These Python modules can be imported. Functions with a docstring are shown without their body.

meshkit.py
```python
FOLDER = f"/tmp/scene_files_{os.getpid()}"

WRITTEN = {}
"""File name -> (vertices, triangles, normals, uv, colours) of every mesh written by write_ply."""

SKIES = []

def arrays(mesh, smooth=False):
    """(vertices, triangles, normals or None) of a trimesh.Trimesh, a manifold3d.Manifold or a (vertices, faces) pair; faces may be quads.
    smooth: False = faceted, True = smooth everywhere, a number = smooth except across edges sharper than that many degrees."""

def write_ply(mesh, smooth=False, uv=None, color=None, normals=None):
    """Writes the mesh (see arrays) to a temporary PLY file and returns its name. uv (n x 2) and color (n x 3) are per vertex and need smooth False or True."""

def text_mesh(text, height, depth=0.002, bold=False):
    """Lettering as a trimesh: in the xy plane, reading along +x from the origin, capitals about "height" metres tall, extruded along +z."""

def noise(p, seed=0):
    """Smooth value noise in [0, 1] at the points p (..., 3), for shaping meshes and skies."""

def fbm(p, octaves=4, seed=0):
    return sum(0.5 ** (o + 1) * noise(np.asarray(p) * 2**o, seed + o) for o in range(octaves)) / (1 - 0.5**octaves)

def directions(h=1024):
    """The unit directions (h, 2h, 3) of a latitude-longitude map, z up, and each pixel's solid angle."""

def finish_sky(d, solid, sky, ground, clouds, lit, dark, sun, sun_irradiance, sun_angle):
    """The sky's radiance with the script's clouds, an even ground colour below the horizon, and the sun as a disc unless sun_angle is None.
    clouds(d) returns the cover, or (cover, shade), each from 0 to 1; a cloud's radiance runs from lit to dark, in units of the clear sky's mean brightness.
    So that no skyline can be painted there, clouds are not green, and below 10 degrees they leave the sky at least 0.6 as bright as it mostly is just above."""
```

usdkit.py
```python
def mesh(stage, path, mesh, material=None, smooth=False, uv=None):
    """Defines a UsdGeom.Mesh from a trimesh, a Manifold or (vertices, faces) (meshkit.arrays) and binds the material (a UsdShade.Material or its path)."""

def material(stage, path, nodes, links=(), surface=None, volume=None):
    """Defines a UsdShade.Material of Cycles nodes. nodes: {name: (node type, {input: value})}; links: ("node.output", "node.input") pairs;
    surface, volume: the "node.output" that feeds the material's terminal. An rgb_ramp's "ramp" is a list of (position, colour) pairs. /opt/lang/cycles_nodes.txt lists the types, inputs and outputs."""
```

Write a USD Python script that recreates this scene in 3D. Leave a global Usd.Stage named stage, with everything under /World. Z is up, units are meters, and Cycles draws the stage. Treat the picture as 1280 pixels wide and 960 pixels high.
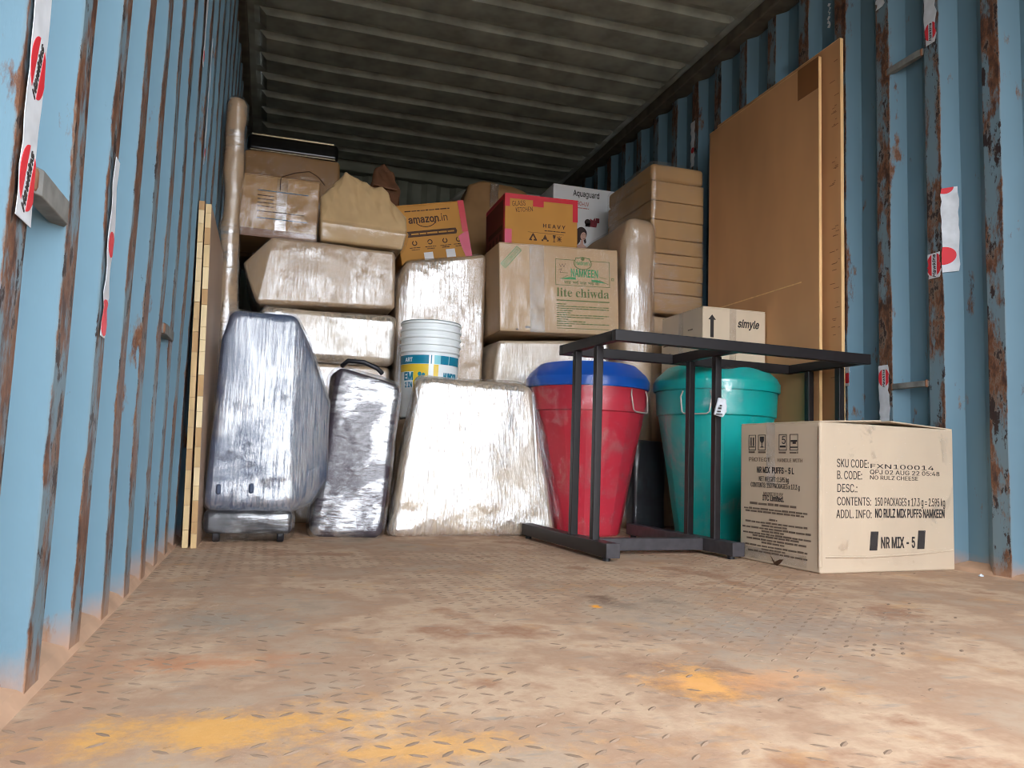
import math, glob, random
import numpy as np, trimesh, manifold3d as m3, usdkit, meshkit
from pxr import Usd, UsdGeom, UsdLux, UsdShade, Gf, Sdf, Vt
from shapely.geometry import Polygon, box as sbox, Point
from shapely import affinity
from shapely.ops import unary_union
random.seed(7)
rng = np.random.default_rng(7)
stage = Usd.Stage.CreateInMemory()
UsdGeom.SetStageUpAxis(stage, 'Z'); UsdGeom.SetStageMetersPerUnit(stage, 1)
UsdGeom.Xform.Define(stage, '/World'); UsdGeom.Scope.Define(stage, '/World/Looks')

# ------------------------------------------------------------------ camera
FPX, YAW, PITCH, ROLL, CX, CZ = 982.85, .2964, .094, .0343, .2553, .3027
cy, sy, cp, sp = math.cos(YAW), math.sin(YAW), math.cos(PITCH), math.sin(PITCH)
F = np.array([sy*cp, cy*cp, sp]); R0 = np.array([cy, -sy, 0]); U0 = np.cross(R0, F)
c_, s_ = math.cos(ROLL), math.sin(ROLL)
R = c_*R0 + s_*U0; U = -s_*R0 + c_*U0
cam = UsdGeom.Camera.Define(stage, '/World/Camera')
M = Gf.Matrix4d(*[float(x) for r in ((*R, 0), (*U, 0), (*(-F), 0), (CX, 0, CZ, 1)) for x in r])
cam.AddTransformOp().Set(M)
cam.CreateHorizontalApertureAttr(36.0); cam.CreateVerticalApertureAttr(27.0)
cam.CreateFocalLengthAttr(36.0*FPX/1280)
cam.CreateClippingRangeAttr(Gf.Vec2f(.02, 500))
cam.CreateExposureAttr(1.55)

# ------------------------------------------------------------------ daylight: bright overcast sky seen through the open container doors
dome = UsdLux.DomeLight.Define(stage, '/World/sky')
dome.CreateIntensityAttr(1.0); dome.CreateColorAttr(Gf.Vec3f(.93, .98, 1.06))

# ------------------------------------------------------------------ helpers
def lin(*c):
    c = np.array(c, float)/255
    return tuple(np.where(c < .04045, c/12.92, ((c+.055)/1.055)**2.4))
used = {}
def numbered(path):
    n = used.get(path, 0); used[path] = n+1
    return path if n == 0 else f'{path}_{n:03d}'
def data(p, label=None, cat=None, group=None, kind=None):
    for k, v in (('label', label), ('category', cat), ('group', group), ('kind', kind)):
        if v: p.SetCustomDataByKey(k, v)
def obj(name, mesh, mat, parent=None, smooth=False, label=None, cat=None, group=None, kind=None):
    path = numbered((str(parent.GetPath()) if parent else '/World') + '/' + name)
    m = usdkit.mesh(stage, path, mesh, mat, smooth)
    data(m.GetPrim(), label, cat, group, kind)
    return m.GetPrim()
def thing(name, label, cat, loc=(0, 0, 0), rz=0, ry=0, rx=0, group=None):
    x = UsdGeom.Xform.Define(stage, numbered('/World/' + name))
    x.AddTranslateOp().Set(Gf.Vec3d(*map(float, loc)))
    x.AddRotateXYZOp().Set(Gf.Vec3f(float(rx), float(ry), float(rz)))
    data(x.GetPrim(), label, cat, group)
    return x.GetPrim()
cat_ = trimesh.util.concatenate
def T(m):
    if hasattr(m, 'to_mesh'):
        g = m.to_mesh(); m = trimesh.Trimesh(g.vert_properties[:, :3], g.tri_verts, process=False)
    return m
def bx(x0, x1, y0, y1, z0, z1):
    m = trimesh.creation.box([x1-x0, y1-y0, z1-z0]); m.apply_translation([(x0+x1)/2, (y0+y1)/2, (z0+z1)/2]); return m
def hull(pts, r=.01, seg=12):
    s = m3.Manifold.sphere(r, seg)
    return m3.Manifold.batch_hull([s.translate(tuple(map(float, p))) for p in pts])
def rbox(x0, x1, y0, y1, z0, z1, r=.004, seg=8):
    return T(hull([(x, y, z) for x in (x0+r, x1-r) for y in (y0+r, y1-r) for z in (z0+r, z1-r)], r, seg))
def soft(pts, r=.02, ref=.03, amp=.006, freq=5., seed=0, aniso=(1, 1, 1), inset=True):
    """rounded body over the outer points, its skin gently bulged and dented"""
    pts = np.asarray(pts, float); c = pts.mean(0)
    if inset: pts = pts - np.sign(pts - c)*r
    t = T(hull(pts, r, 16).refine_to_length(ref))
    n = np.array(t.vertex_normals); v = np.array(t.vertices)
    d = meshkit.fbm(v*np.array(aniso)*freq + seed*7.3 + 50, 3, seed) - .5
    t.vertices = v + n*(d*2*amp)[:, None]
    return t
def c8(x0, x1, y0, y1, z0, z1):
    return [(x, y, z) for x in (x0, x1) for y in (y0, y1) for z in (z0, z1)]
def shell(t, off=.004, amp=.004, freq=18., seed=3, aniso=(1, 1, .25)):
    """stretch film lying over a body"""
    t = t.copy(); n = np.array(t.vertex_normals); v = np.array(t.vertices)
    d = meshkit.fbm(v*np.array(aniso)*freq + seed*3.1 + 20, 3, seed)
    t.vertices = v + n*(off + amp*d)[:, None]
    return t
def lathe(prof, n=48):
    """(r, z) profile, bottom to top"""
    m = trimesh.creation.revolve(np.array(prof, float), sections=n)
    if m.volume < 0: m.invert()
    return m
def tube(pts, r, n=8):
    pts = np.asarray(pts, float); t = np.gradient(pts, axis=0); t /= np.linalg.norm(t, axis=1)[:, None]
    a = np.zeros_like(pts); ref = np.array([0, 0, 1.]) if abs(t[0, 2]) < .9 else np.array([1., 0, 0])
    for i in range(len(pts)):
        ref = ref - t[i]*(ref@t[i]); ref /= np.linalg.norm(ref); a[i] = ref
    b = np.cross(t, a); an = np.arange(n)*2*np.pi/n
    v = pts[:, None] + r*(np.cos(an)[None, :, None]*a[:, None] + np.sin(an)[None, :, None]*b[:, None])
    f = []
    for i in range(len(pts)-1):
        for j in range(n):
            p, q = i*n+j, i*n+(j+1) % n
            f += [[p, q, q+n], [p, q+n, p+n]]
    v = v.reshape(-1, 3); k = len(v); v = np.vstack([v, pts[:1], pts[-1:]])
    for j in range(n):
        f += [[k, (j+1) % n, j], [k+1, k-n+j, k-n+(j+1) % n]]
    m = trimesh.Trimesh(v, f, process=False)
    if m.volume < 0: m.invert()
    return m
def extr(poly, h):
    gs = [g for g in getattr(poly, 'geoms', [poly]) if g.area > 1e-9]
    return cat_([trimesh.creation.extrude_polygon(g, h, engine='earcut') for g in gs])
FONTS = {}
def text(s, h, font='Inter', bold=0, depth=.0006):
    """lettering in the xy plane, capitals about h tall"""
    from PIL import Image, ImageDraw, ImageFont
    if font not in FONTS:
        g = glob.glob(f'/opt/blender-*/*/datafiles/fonts/{font}*.woff2')
        FONTS[font] = ImageFont.truetype((g or glob.glob('/opt/blender-*/*/datafiles/fonts/Inter.woff2'))[0], 64)
    ft = FONTS[font]
    x0, y0, x1, y1 = ft.getbbox(s, anchor='ls', stroke_width=bold)
    im = Image.new('L', (x1-x0+8, y1-y0+8))
    ImageDraw.Draw(im).text((4-x0, 4-y0), s, 255, ft, anchor='ls', stroke_width=bold)
    on = np.pad(np.asarray(im) > 127, ((0, 0), (1, 1))).astype(np.int8)
    rows, st = np.nonzero(np.diff(on, axis=1) == 1); en = np.nonzero(np.diff(on, axis=1) == -1)[1]
    sh = unary_union([sbox(a, -r-1, b, -r) for a, b, r in zip(st, en, rows)]).buffer(.5).buffer(-.5).simplify(.6)
    k = h/46.5
    sh = affinity.affine_transform(sh, [k, 0, 0, k, -4*k, (4-y0)*k])
    return extr(sh, depth)
def rect2(x0, y0, x1, y1, d=.0006):
    return bx(x0, x1, y0, y1, 0, d)
def frame2(x0, y0, x1, y1, w, d=.0006):
    return extr(sbox(x0, y0, x1, y1).difference(sbox(x0+w, y0+w, x1-w, y1-w)), d)
def line2(pts, w, d=.0006, closed=False):
    from shapely.geometry import LineString
    if closed: pts = list(pts) + [pts[0]]
    return extr(LineString(pts).buffer(w/2, cap_style=2), d)
# faces of a box standing with its base centre at the local origin: print is placed in the face's own 2D frame, origin lower left
def front(m, w, d, h, eps=.0006):
    m = m.copy(); v = np.array(m.vertices); m.vertices = np.stack([v[:, 0]-w/2, -d/2-eps-v[:, 2], v[:, 1]], 1); return m
def left(m, w, d, h, eps=.0006):
    m = m.copy(); v = np.array(m.vertices); m.vertices = np.stack([-w/2-eps-v[:, 2], d/2-v[:, 0], v[:, 1]], 1); return m
def put2(m, x, y, width=None, rot=0):
    m = m.copy()
    if width: m.apply_scale([width/(m.bounds[1, 0]-m.bounds[0, 0]), 1, 1])
    if rot: m.apply_transform(trimesh.transformations.rotation_matrix(math.radians(rot), [0, 0, 1]))
    m.apply_translation([x, y, 0]); return m
def scribble(x0, x1, y, h, seed, gap=.18):
    """a line of print too small to read: short dashes of word length"""
    r = np.random.default_rng(seed); out = []; x = x0
    while x < x1:
        w = r.uniform(2.2, 6)*h; e = min(x+w, x1)
        if e-x > h*.6: out.append(rect2(x, y, e, y+h*r.uniform(.75, 1)))
        x = e + h*.55
    return cat_(out)

# ------------------------------------------------------------------ materials
def mat(name, nodes, links, surface='p.BSDF'):
    return usdkit.material(stage, '/World/Looks/'+name, nodes, links, surface)
def plain(name, col, rough=.6, metallic=0., spec=.5, bump=0., bscale=40., var=.08, vscale=6., stretch=(1, 1, 1), coat=0.):
    col = np.array(col)
    nd = {'g': ('geometry', {}), 'm': ('mapping', {'scale': stretch}), 'n': ('noise_texture', {'scale': vscale, 'detail': 4.}),
          'r': ('rgb_ramp', {'ramp': [(.3, tuple(col*(1-var))), (.7, tuple(np.minimum(col*(1+var), 1)))]}),
          'p': ('principled_bsdf', {'roughness': rough, 'metallic': metallic, 'specular_ior_level': spec, 'coat_weight': coat, 'coat_roughness': .1})}
    ln = [('g.position', 'm.vector'), ('m.vector', 'n.vector'), ('n.fac', 'r.fac'), ('r.color', 'p.base_color')]
    if bump:
        nd['n2'] = ('noise_texture', {'scale': bscale, 'detail': 5.}); nd['b'] = ('bump', {'strength': bump, 'distance': .004})
        ln += [('m.vector', 'n2.vector'), ('n2.fac', 'b.height'), ('b.normal', 'p.normal')]
    return mat(name, nd, ln)
def film_mat(name, sc, rot=(0, 0, 0), base=.03, var=.24, haze=.05, rough=.12, tint=(.97, .97, .97), bump=.5, patch=2.2, dist=.006, lo=.44, hi=.60):
    """clear stretch film: see-through, with a glossy streaked sheen that thickens where layers pile up"""
    nd = {'g': ('geometry', {}), 'm': ('mapping', {'scale': sc, 'rotation': rot}), 'n': ('noise_texture', {'scale': 1., 'detail': 5., 'roughness': .65}),
          'n2': ('noise_texture', {'scale': patch, 'detail': 4., 'roughness': .6, 'distortion': .8}), 'n3': ('noise_texture', {'scale': 9., 'detail': 2.}),
          'r2': ('rgb_ramp', {'ramp': [(lo, (.06, .06, .06)), (hi, (1, 1, 1))]}),
          'r1': ('rgb_ramp', {'ramp': [(.36, (.12, .12, .12)), (.62, (1, 1, 1))]}),
          'mm': ('math', {'math_type': 'multiply'}), 'ma': ('math', {'math_type': 'multiply_add', 'value2': var, 'value3': base}),
          'mh': ('math', {'math_type': 'multiply', 'value2': haze}), 'hb': ('math', {'math_type': 'multiply_add', 'value2': 2.5}),
          'b': ('bump', {'strength': bump, 'distance': dist}),
          'gl': ('glossy_bsdf', {'color': (1, 1, 1), 'roughness': rough}), 'df': ('diffuse_bsdf', {'color': (.85, .85, .85)}),
          'tr': ('transparent_bsdf', {'color': tint}), 'x1': ('mix_closure', {}), 'x2': ('mix_closure', {})}
    ln = [('g.position', 'm.vector'), ('m.vector', 'n.vector'), ('g.position', 'n2.vector'), ('g.position', 'n3.vector'), ('n2.fac', 'r2.fac'), ('n.fac', 'r1.fac'),
          ('r2.color', 'mm.value1'), ('r1.color', 'mm.value2'), ('mm.value', 'ma.value1'), ('ma.value', 'x2.fac'), ('mm.value', 'mh.value1'), ('mh.value', 'x1.fac'),
          ('n3.fac', 'hb.value1'), ('n.fac', 'hb.value3'), ('hb.value', 'b.height'), ('b.normal', 'gl.normal'), ('tr.BSDF', 'x1.closure1'), ('df.BSDF', 'x1.closure2'),
          ('x1.closure', 'x2.closure1'), ('gl.BSDF', 'x2.closure2')]
    return mat(name, nd, ln, 'x2.closure')
def wall_mat(name, paint):
    """blue container paint, chipped to rust and old primer where cargo rubs (mesh attribute 'crest'), dusty by the floor"""
    nd = {'g': ('geometry', {}), 'a': ('attribute', {'attribute': 'crest'}),
          'm': ('mapping', {'scale': (9, 9, 3.2)}), 'n': ('noise_texture', {'scale': 1.4, 'detail': 8., 'roughness': .68}),
          'm2': ('mapping', {'scale': (30, 30, 14)}), 'n2': ('noise_texture', {'scale': 1., 'detail': 6., 'roughness': .7}),
          'n3': ('noise_texture', {'scale': 1.1, 'detail': 3.}), 'n4': ('noise_texture', {'scale': 5., 'detail': 6., 'roughness': .7}),
          'cm': ('math', {'math_type': 'multiply_add', 'value2': .172, 'value3': -.112}), 'cs': ('math', {'math_type': 'add'}),
          'chip': ('map_range', {'from_min': .50, 'from_max': .56, 'clamp': True}),
          'cs2': ('math', {'math_type': 'add'}), 'chip2': ('map_range', {'from_min': .60, 'from_max': .64, 'clamp': True}),
          'rust': ('rgb_ramp', {'ramp': [(.25, lin(30, 26, 27)), (.40, lin(70, 48, 40)), (.50, lin(108, 72, 50)), (.58, lin(116, 104, 94)), (.68, lin(104, 110, 112)), (.8, lin(190, 124, 50))]}),
          'pr': ('rgb_ramp', {'ramp': [(.3, tuple(np.array(paint)*.86)), (.7, tuple(np.minimum(np.array(paint)*1.1, 1)))]}),
          'prim': ('color', {'value': lin(108, 112, 108)}), 'dark': ('color', {'value': lin(46, 34, 32)}),
          'x0': ('mix_color', {}), 'x1': ('mix_color', {}), 'x2': ('mix_color', {}), 'x3': ('mix_color', {}),
          's': ('separate_xyz', {}), 'dz': ('math', {'math_type': 'multiply_add', 'value2': -15., 'value3': .5}), 'dd': ('math', {'math_type': 'add', 'use_clamp': True}),
          'dn': ('math', {'math_type': 'multiply_add', 'value2': 1.6, 'value3': -.4}),
          'dust': ('color', {'value': lin(168, 128, 100)}), 'cp': ('math', {'math_type': 'multiply', 'value2': .45}),
          'b': ('bump', {'strength': .35, 'distance': .003}), 'p': ('principled_bsdf', {'roughness': .55, 'specular_ior_level': .35})}
    ln = [('g.position', 'm.vector'), ('m.vector', 'n.vector'), ('g.position', 'm2.vector'), ('m2.vector', 'n2.vector'), ('g.position', 'n3.vector'), ('g.position', 'n4.vector'),
          ('a.fac', 'cm.value1'), ('n.fac', 'cs.value1'), ('cm.value', 'cs.value2'), ('cs.value', 'chip.value'),
          ('n2.fac', 'cs2.value1'), ('cm.value', 'cs2.value2'), ('cs2.value', 'chip2.value'),
          ('n2.fac', 'rust.fac'), ('n3.fac', 'pr.fac'), ('a.fac', 'cp.value1'), ('cp.value', 'x0.fac'), ('pr.color', 'x0.a'), ('prim.color', 'x0.b'),
          ('chip.result', 'x1.fac'), ('x0.result', 'x1.a'), ('rust.color', 'x1.b'),
          ('chip2.result', 'x2.fac'), ('x1.result', 'x2.a'), ('dark.color', 'x2.b'),
          ('g.position', 's.vector'), ('s.z', 'dz.value1'), ('n4.fac', 'dn.value1'), ('dz.value', 'dd.value1'), ('dn.value', 'dd.value2'),
          ('dd.value', 'x3.fac'), ('x2.result', 'x3.a'), ('dust.color', 'x3.b'), ('x3.result', 'p.base_color'), ('cs.value', 'b.height'), ('b.normal', 'p.normal')]
    return mat(name, nd, ln)
PAINT = lin(102, 134, 150)
M_wall = wall_mat('container_paint', PAINT)
M_ceil = plain('ceiling_paint', lin(146, 152, 142), .7, var=.28, vscale=9., bump=.2)
M_rail = plain('rail_paint', lin(92, 86, 74), .7, var=.35, vscale=14., bump=.3)
M_back = plain('end_wall_paint', lin(126, 130, 116), .7, var=.2, vscale=5.)
def floor_mat():
    def spot(x, y, sx, sy_): return (x, y, sx, sy_)
    nd = {'g': ('geometry', {}), 'n': ('noise_texture', {'scale': 2.3, 'detail': 7., 'roughness': .65}), 'n2': ('noise_texture', {'scale': 7., 'detail': 8., 'roughness': .7}),
          'm3': ('mapping', {'scale': (14, 60, 1)}), 'n3': ('noise_texture', {'scale': 1., 'detail': 5.}), 'n5': ('noise_texture', {'scale': 60., 'detail': 4., 'roughness': .7}),
          'r': ('rgb_ramp', {'ramp': [(.28, lin(142, 124, 108)), (.40, lin(180, 154, 130)), (.48, lin(172, 138, 112)), (.56, lin(196, 166, 138)), (.64, lin(160, 120, 94)), (.74, lin(188, 158, 132))]}),
          'r2': ('rgb_ramp', {'ramp': [(.56, (0, 0, 0)), (.72, (1, 1, 1))]}), 'or': ('color', {'value': lin(212, 152, 78)}), 'x1': ('mix_color', {}), 'k1': ('math', {'math_type': 'multiply', 'value2': .38}),
          'r3': ('rgb_ramp', {'ramp': [(.26, (1, 1, 1)), (.40, (0, 0, 0))]}), 'gy': ('color', {'value': lin(140, 136, 128)}), 'x2': ('mix_color', {}), 'k2': ('math', {'math_type': 'multiply', 'value2': .6}),
          'r5': ('rgb_ramp', {'ramp': [(.64, (0, 0, 0)), (.72, (1, 1, 1))]}), 'dk': ('color', {'value': lin(96, 76, 62)}), 'x5': ('mix_color', {}), 'k5': ('math', {'math_type': 'multiply', 'value2': .55}),
          'b': ('bump', {'strength': .3, 'distance': .003}), 'p': ('principled_bsdf', {'roughness': .8, 'specular_ior_level': .2})}
    ln = [('g.position', 'n.vector'), ('g.position', 'n2.vector'), ('g.position', 'm3.vector'), ('m3.vector', 'n3.vector'), ('g.position', 'n5.vector'),
          ('n.fac', 'r.fac'), ('n2.fac', 'r2.fac'), ('r2.color', 'k1.value1'), ('k1.value', 'x1.fac'), ('r.color', 'x1.a'), ('or.color', 'x1.b'),
          ('n3.fac', 'r3.fac'), ('r3.color', 'k2.value1'), ('k2.value', 'x2.fac'), ('x1.result', 'x2.a'), ('gy.color', 'x2.b'),
          ('n5.fac', 'r5.fac'), ('r5.color', 'k5.value1'), ('k5.value', 'x5.fac'), ('x2.result', 'x5.a'), ('dk.color', 'x5.b'), ('n5.fac', 'b.height'), ('b.normal', 'p.normal')]
    last = 'x5.result'
    # stains with shapes of their own: (x, y, half width, half length, colour, strength)
    for i, (x, y, a, b_, col, st) in enumerate(STAINS):
        q = f'q{i}'
        nd |= {q+'m': ('mapping', {'location': (-x/a, -y/b_, 0), 'scale': (1/a, 1/b_, 0)}), q+'l': ('vector_math', {'math_type': 'length'}),
               q+'n': ('noise_texture', {'scale': 11.+i, 'detail': 8., 'roughness': .78}), q+'s': ('math', {'math_type': 'multiply_add', 'value2': 4.2}),
               q+'r': ('map_range', {'from_min': 3.2, 'from_max': 2.3, 'to_min': 0., 'to_max': st, 'clamp': True}), q+'c': ('color', {'value': col}), q+'x': ('mix_color', {})}
        ln += [('g.position', q+'m.vector'), (q+'m.vector', q+'l.vector1'), ('g.position', q+'n.vector'), (q+'n.fac', q+'s.value1'), (q+'l.value', q+'s.value3'),
               (q+'s.value', q+'r.value'), (q+'r.result', q+'x.fac'), (last, q+'x.a'), (q+'c.color', q+'x.b')]
        last = q+'x.result'
    ln.append((last, 'p.base_color'))
    return mat('rusty_floor', nd, ln)
STAINS = [(.86, 1.02, .10, .12, lin(120, 78, 58), .55), (.845, 1.0, .075, .085, lin(232, 168, 92), .85), (.95, 1.0, .14, .05, lin(222, 160, 110), .5),
          (.98, 1.62, .045, .07, lin(96, 66, 50), .75), (.93, 1.55, .012, .02, lin(240, 160, 50), .95),
          (.22, .93, .22, .07, lin(226, 166, 84), .75), (.42, .83, .14, .05, lin(226, 166, 84), .6), (.17, 1.22, .16, .05, lin(196, 132, 92), .6),
          (.20, 1.5, .14, .12, lin(150, 146, 134), .5), (.05, 1.2, .05, .8, lin(178, 136, 108), .6), (1.2, 1.3, .35, .18, lin(150, 140, 130), .45)]
M_floor = floor_mat()
M_tread = plain('worn_tread_steel', lin(146, 122, 102), .85, spec=.1, var=.25, vscale=5.)
M_ground = plain('outside_earth', lin(112, 100, 88), .9)
M_kraft = plain('kraft_board', lin(186, 158, 126), .75, var=.07, vscale=8., stretch=(1, 1, .3))
M_kraft_l = plain('kraft_board_light', lin(206, 186, 160), .75, var=.06, vscale=8., stretch=(1, 1, .3))
M_kraft_d = plain('kraft_board_brown', lin(176, 138, 92), .75, var=.08, vscale=6., stretch=(1, 1, .3))
M_kraft_o = plain('orange_kraft_board', lin(196, 138, 58), .7, var=.06, vscale=8.)
M_paper = plain('kraft_paper', lin(196, 164, 118), .8, var=.08, vscale=10., bump=.4, bscale=14.)
M_paper_d = plain('brown_paper', lin(150, 112, 70), .8, var=.12, vscale=10., bump=.4, bscale=14.)
M_pd2 = plain('dark_brown_paper', lin(120, 80, 54), .8, var=.2, vscale=14., bump=.5, bscale=20.)
M_white = plain('white_carton_board', lin(226, 224, 222), .6, var=.02)
M_ink = plain('black_print', lin(48, 42, 40), .7, var=.1)
M_ink2 = plain('grey_print', lin(104, 88, 74), .8, var=.15, vscale=40.)
M_inkb = plain('brown_print', lin(74, 46, 24), .7, var=.1)
M_green = plain('green_print', lin(70, 150, 92), .7, var=.1)
M_olive = plain('olive_print', lin(104, 116, 62), .7, var=.15, vscale=40.)
M_blueline = plain('blue_print', lin(66, 104, 124), .7)
M_redtape = plain('red_tape', lin(206, 28, 48), .35, var=.06)
M_pinktape = plain('pink_red_tape', lin(216, 70, 100), .35, var=.08)
M_redprint = plain('red_print', lin(206, 46, 56), .5)
M_btape = plain('brown_tape', lin(128, 82, 46), .4, var=.1)
M_sticker = plain('worn_white_paper', lin(196, 200, 204), .6, var=.12, vscale=30.)
M_steel = plain('black_painted_steel', lin(24, 17, 18), .5, var=.25, vscale=20., bump=.1)
M_steel_w = plain('scuffed_steel', lin(58, 54, 57), .5, var=.3, vscale=40., bump=.2)
M_tubem = plain('bed_frame_metal', lin(150, 150, 138), .4, metallic=.6, var=.15)
M_red = plain('red_plastic', lin(198, 44, 64), .38, var=.06, vscale=3.)
M_blue = plain('blue_plastic', lin(20, 92, 196), .32, var=.06)
M_teal = plain('teal_plastic', lin(0, 172, 164), .36, var=.06, vscale=3.)
M_highlight = plain('edge_highlight', lin(232, 222, 196), .2, metallic=.9, var=.02)  # pale metal for the highlights drawn on the black case edges
M_wire = plain('zinc_wire', lin(200, 190, 178), .35, metallic=.5)
M_bucket = plain('white_bucket_plastic', lin(240, 246, 246), .35, var=.02)
M_tealp = plain('teal_label', lin(16, 130, 160), .4)
M_yellow = plain('yellow_label', lin(240, 204, 60), .4)
M_lblue = plain('pale_blue_label', lin(130, 210, 220), .4)
M_navy = plain('navy_fabric', lin(72, 84, 106), .6, var=.15, vscale=30., bump=.2, bscale=200.)
M_char = plain('charcoal_fabric', lin(54, 50, 58), .7, var=.15, vscale=30., bump=.2, bscale=200.)
M_dark = plain('dark_plastic', lin(30, 30, 36), .45)
M_blk = plain('black_gloss', lin(10, 10, 11), .12, var=.02)
M_bluecloth = plain('blue_board', lin(20, 70, 140), .6)
M_ply = plain('plywood_face', lin(192, 142, 96), .5, var=.14, vscale=3.5, stretch=(1, 1, .35), bump=.05)
M_plye = plain('plywood_edge', lin(226, 184, 128), .7, var=.15, vscale=40., stretch=(1, 1, .2))
M_lam = plain('board_face', lin(158, 128, 104), .55, var=.06, vscale=3., stretch=(1, 1, .3))
BLK = [plain(f'core_wood_{i}', lin(*c), .75, var=.16, vscale=30., stretch=(1, 1, .15)) for i, c in enumerate([(214, 186, 138), (200, 168, 120), (224, 200, 156), (182, 144, 98)])]
M_hair = plain('dark_hair_print', lin(60, 40, 36), .6)
M_skin = plain('skin_print', lin(214, 168, 148), .6)
M_rustbar = plain('rusty_lashing_bar', lin(112, 112, 108), .7, var=.35, vscale=25., bump=.4)
M_rust2 = plain('rust_brown_metal', lin(124, 84, 60), .8, var=.3, vscale=30., bump=.4)
F_v = film_mat('stretch_film', (110, 110, 7), base=.05, var=.44, haze=.10)
F_h = film_mat('stretch_film_across', (14, 14, 90), base=.06, var=.5, patch=7., haze=.2)
F_d = film_mat('stretch_film_diagonal', (110, 110, 10), rot=(.3, 1.0, .2), base=.06, var=.50, patch=2.6, haze=.14, lo=.40, hi=.58)
F_b = film_mat('bundle_film', (100, 100, 12), rot=(.2, 1.1, .2), base=.10, var=.50, patch=3., haze=.34, lo=.34, hi=.52)
F_u = film_mat('upper_film', (100, 100, 10), rot=(.3, .9, .2), base=.04, var=.16, patch=3.2, haze=.08, lo=.44, hi=.62)
F_h2 = film_mat('stack_film', (14, 14, 70), base=.03, var=.22, haze=.10, rough=.16, bump=.4, patch=4.)
M_btape2 = plain('kraft_tape', lin(158, 118, 74), .4, var=.08)
F_c = film_mat('thin_stretch_film', (40, 40, 12), base=.02, var=.08, haze=.03, rough=.16)
F_s = film_mat('suitcase_film', (130, 130, 7), rot=(0, .06, 0), base=.09, var=.42, haze=.42, bump=.6, tint=(.93, .96, 1.0), patch=2.6, lo=.38, hi=.60)
F_tape = film_mat('clear_tape', (8, 8, 8), base=.05, var=.1, haze=.08, rough=.12, bump=.15)

# ------------------------------------------------------------------ the container: floor, corrugated walls, roof
Y0, Y1, W, H = -.75, 5.75, 2.35, 2.396  # unseen doorway end lengthened behind the camera to even out the front light
obj('ground', bx(-120, 120, -200, 40, -1.4, -1.2), M_ground, kind='structure')
fl = obj('floor', bx(-.04, W+.04, Y0, Y1, -.06, 0), M_floor, kind='structure')
# raised lens treads of the chequer plate, near part of the floor
tv, tf = [], []
lens = np.array([[-1, 0, 0], [-.45, .8, 0], [.45, .8, 0], [1, 0, 0], [.45, -.8, 0], [-.45, -.8, 0], [-.45, 0, 1], [.45, 0, 1]])
lf = np.array([[0, 6, 1], [1, 6, 7], [1, 7, 2], [2, 7, 3], [3, 7, 4], [4, 7, 6], [4, 6, 5], [5, 6, 0]])[:, ::-1]
k = 0; P = .031
for i in range(int(W/P)):
    for j in range(int(2.9/P)):
        x, y = (i+.5)*P + rng.normal(0, .0012), .35 + j*P + rng.normal(0, .0012)
        if meshkit.fbm(np.array([x*2.2, y*2.2, 3.]), 2, 4) + rng.normal(0, .10) > .58: continue
        a = math.radians(38 if (i+j) % 2 else -38) + rng.normal(0, .06)
        v = lens*[.0115, .0040, rng.uniform(.0004, .0011)]
        v = np.stack([v[:, 0]*math.cos(a)-v[:, 1]*math.sin(a)+x, v[:, 0]*math.sin(a)+v[:, 1]*math.cos(a)+y, v[:, 2]+.0001], 1)
        tv.append(v); tf.append(lf + 8*k); k += 1
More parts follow.
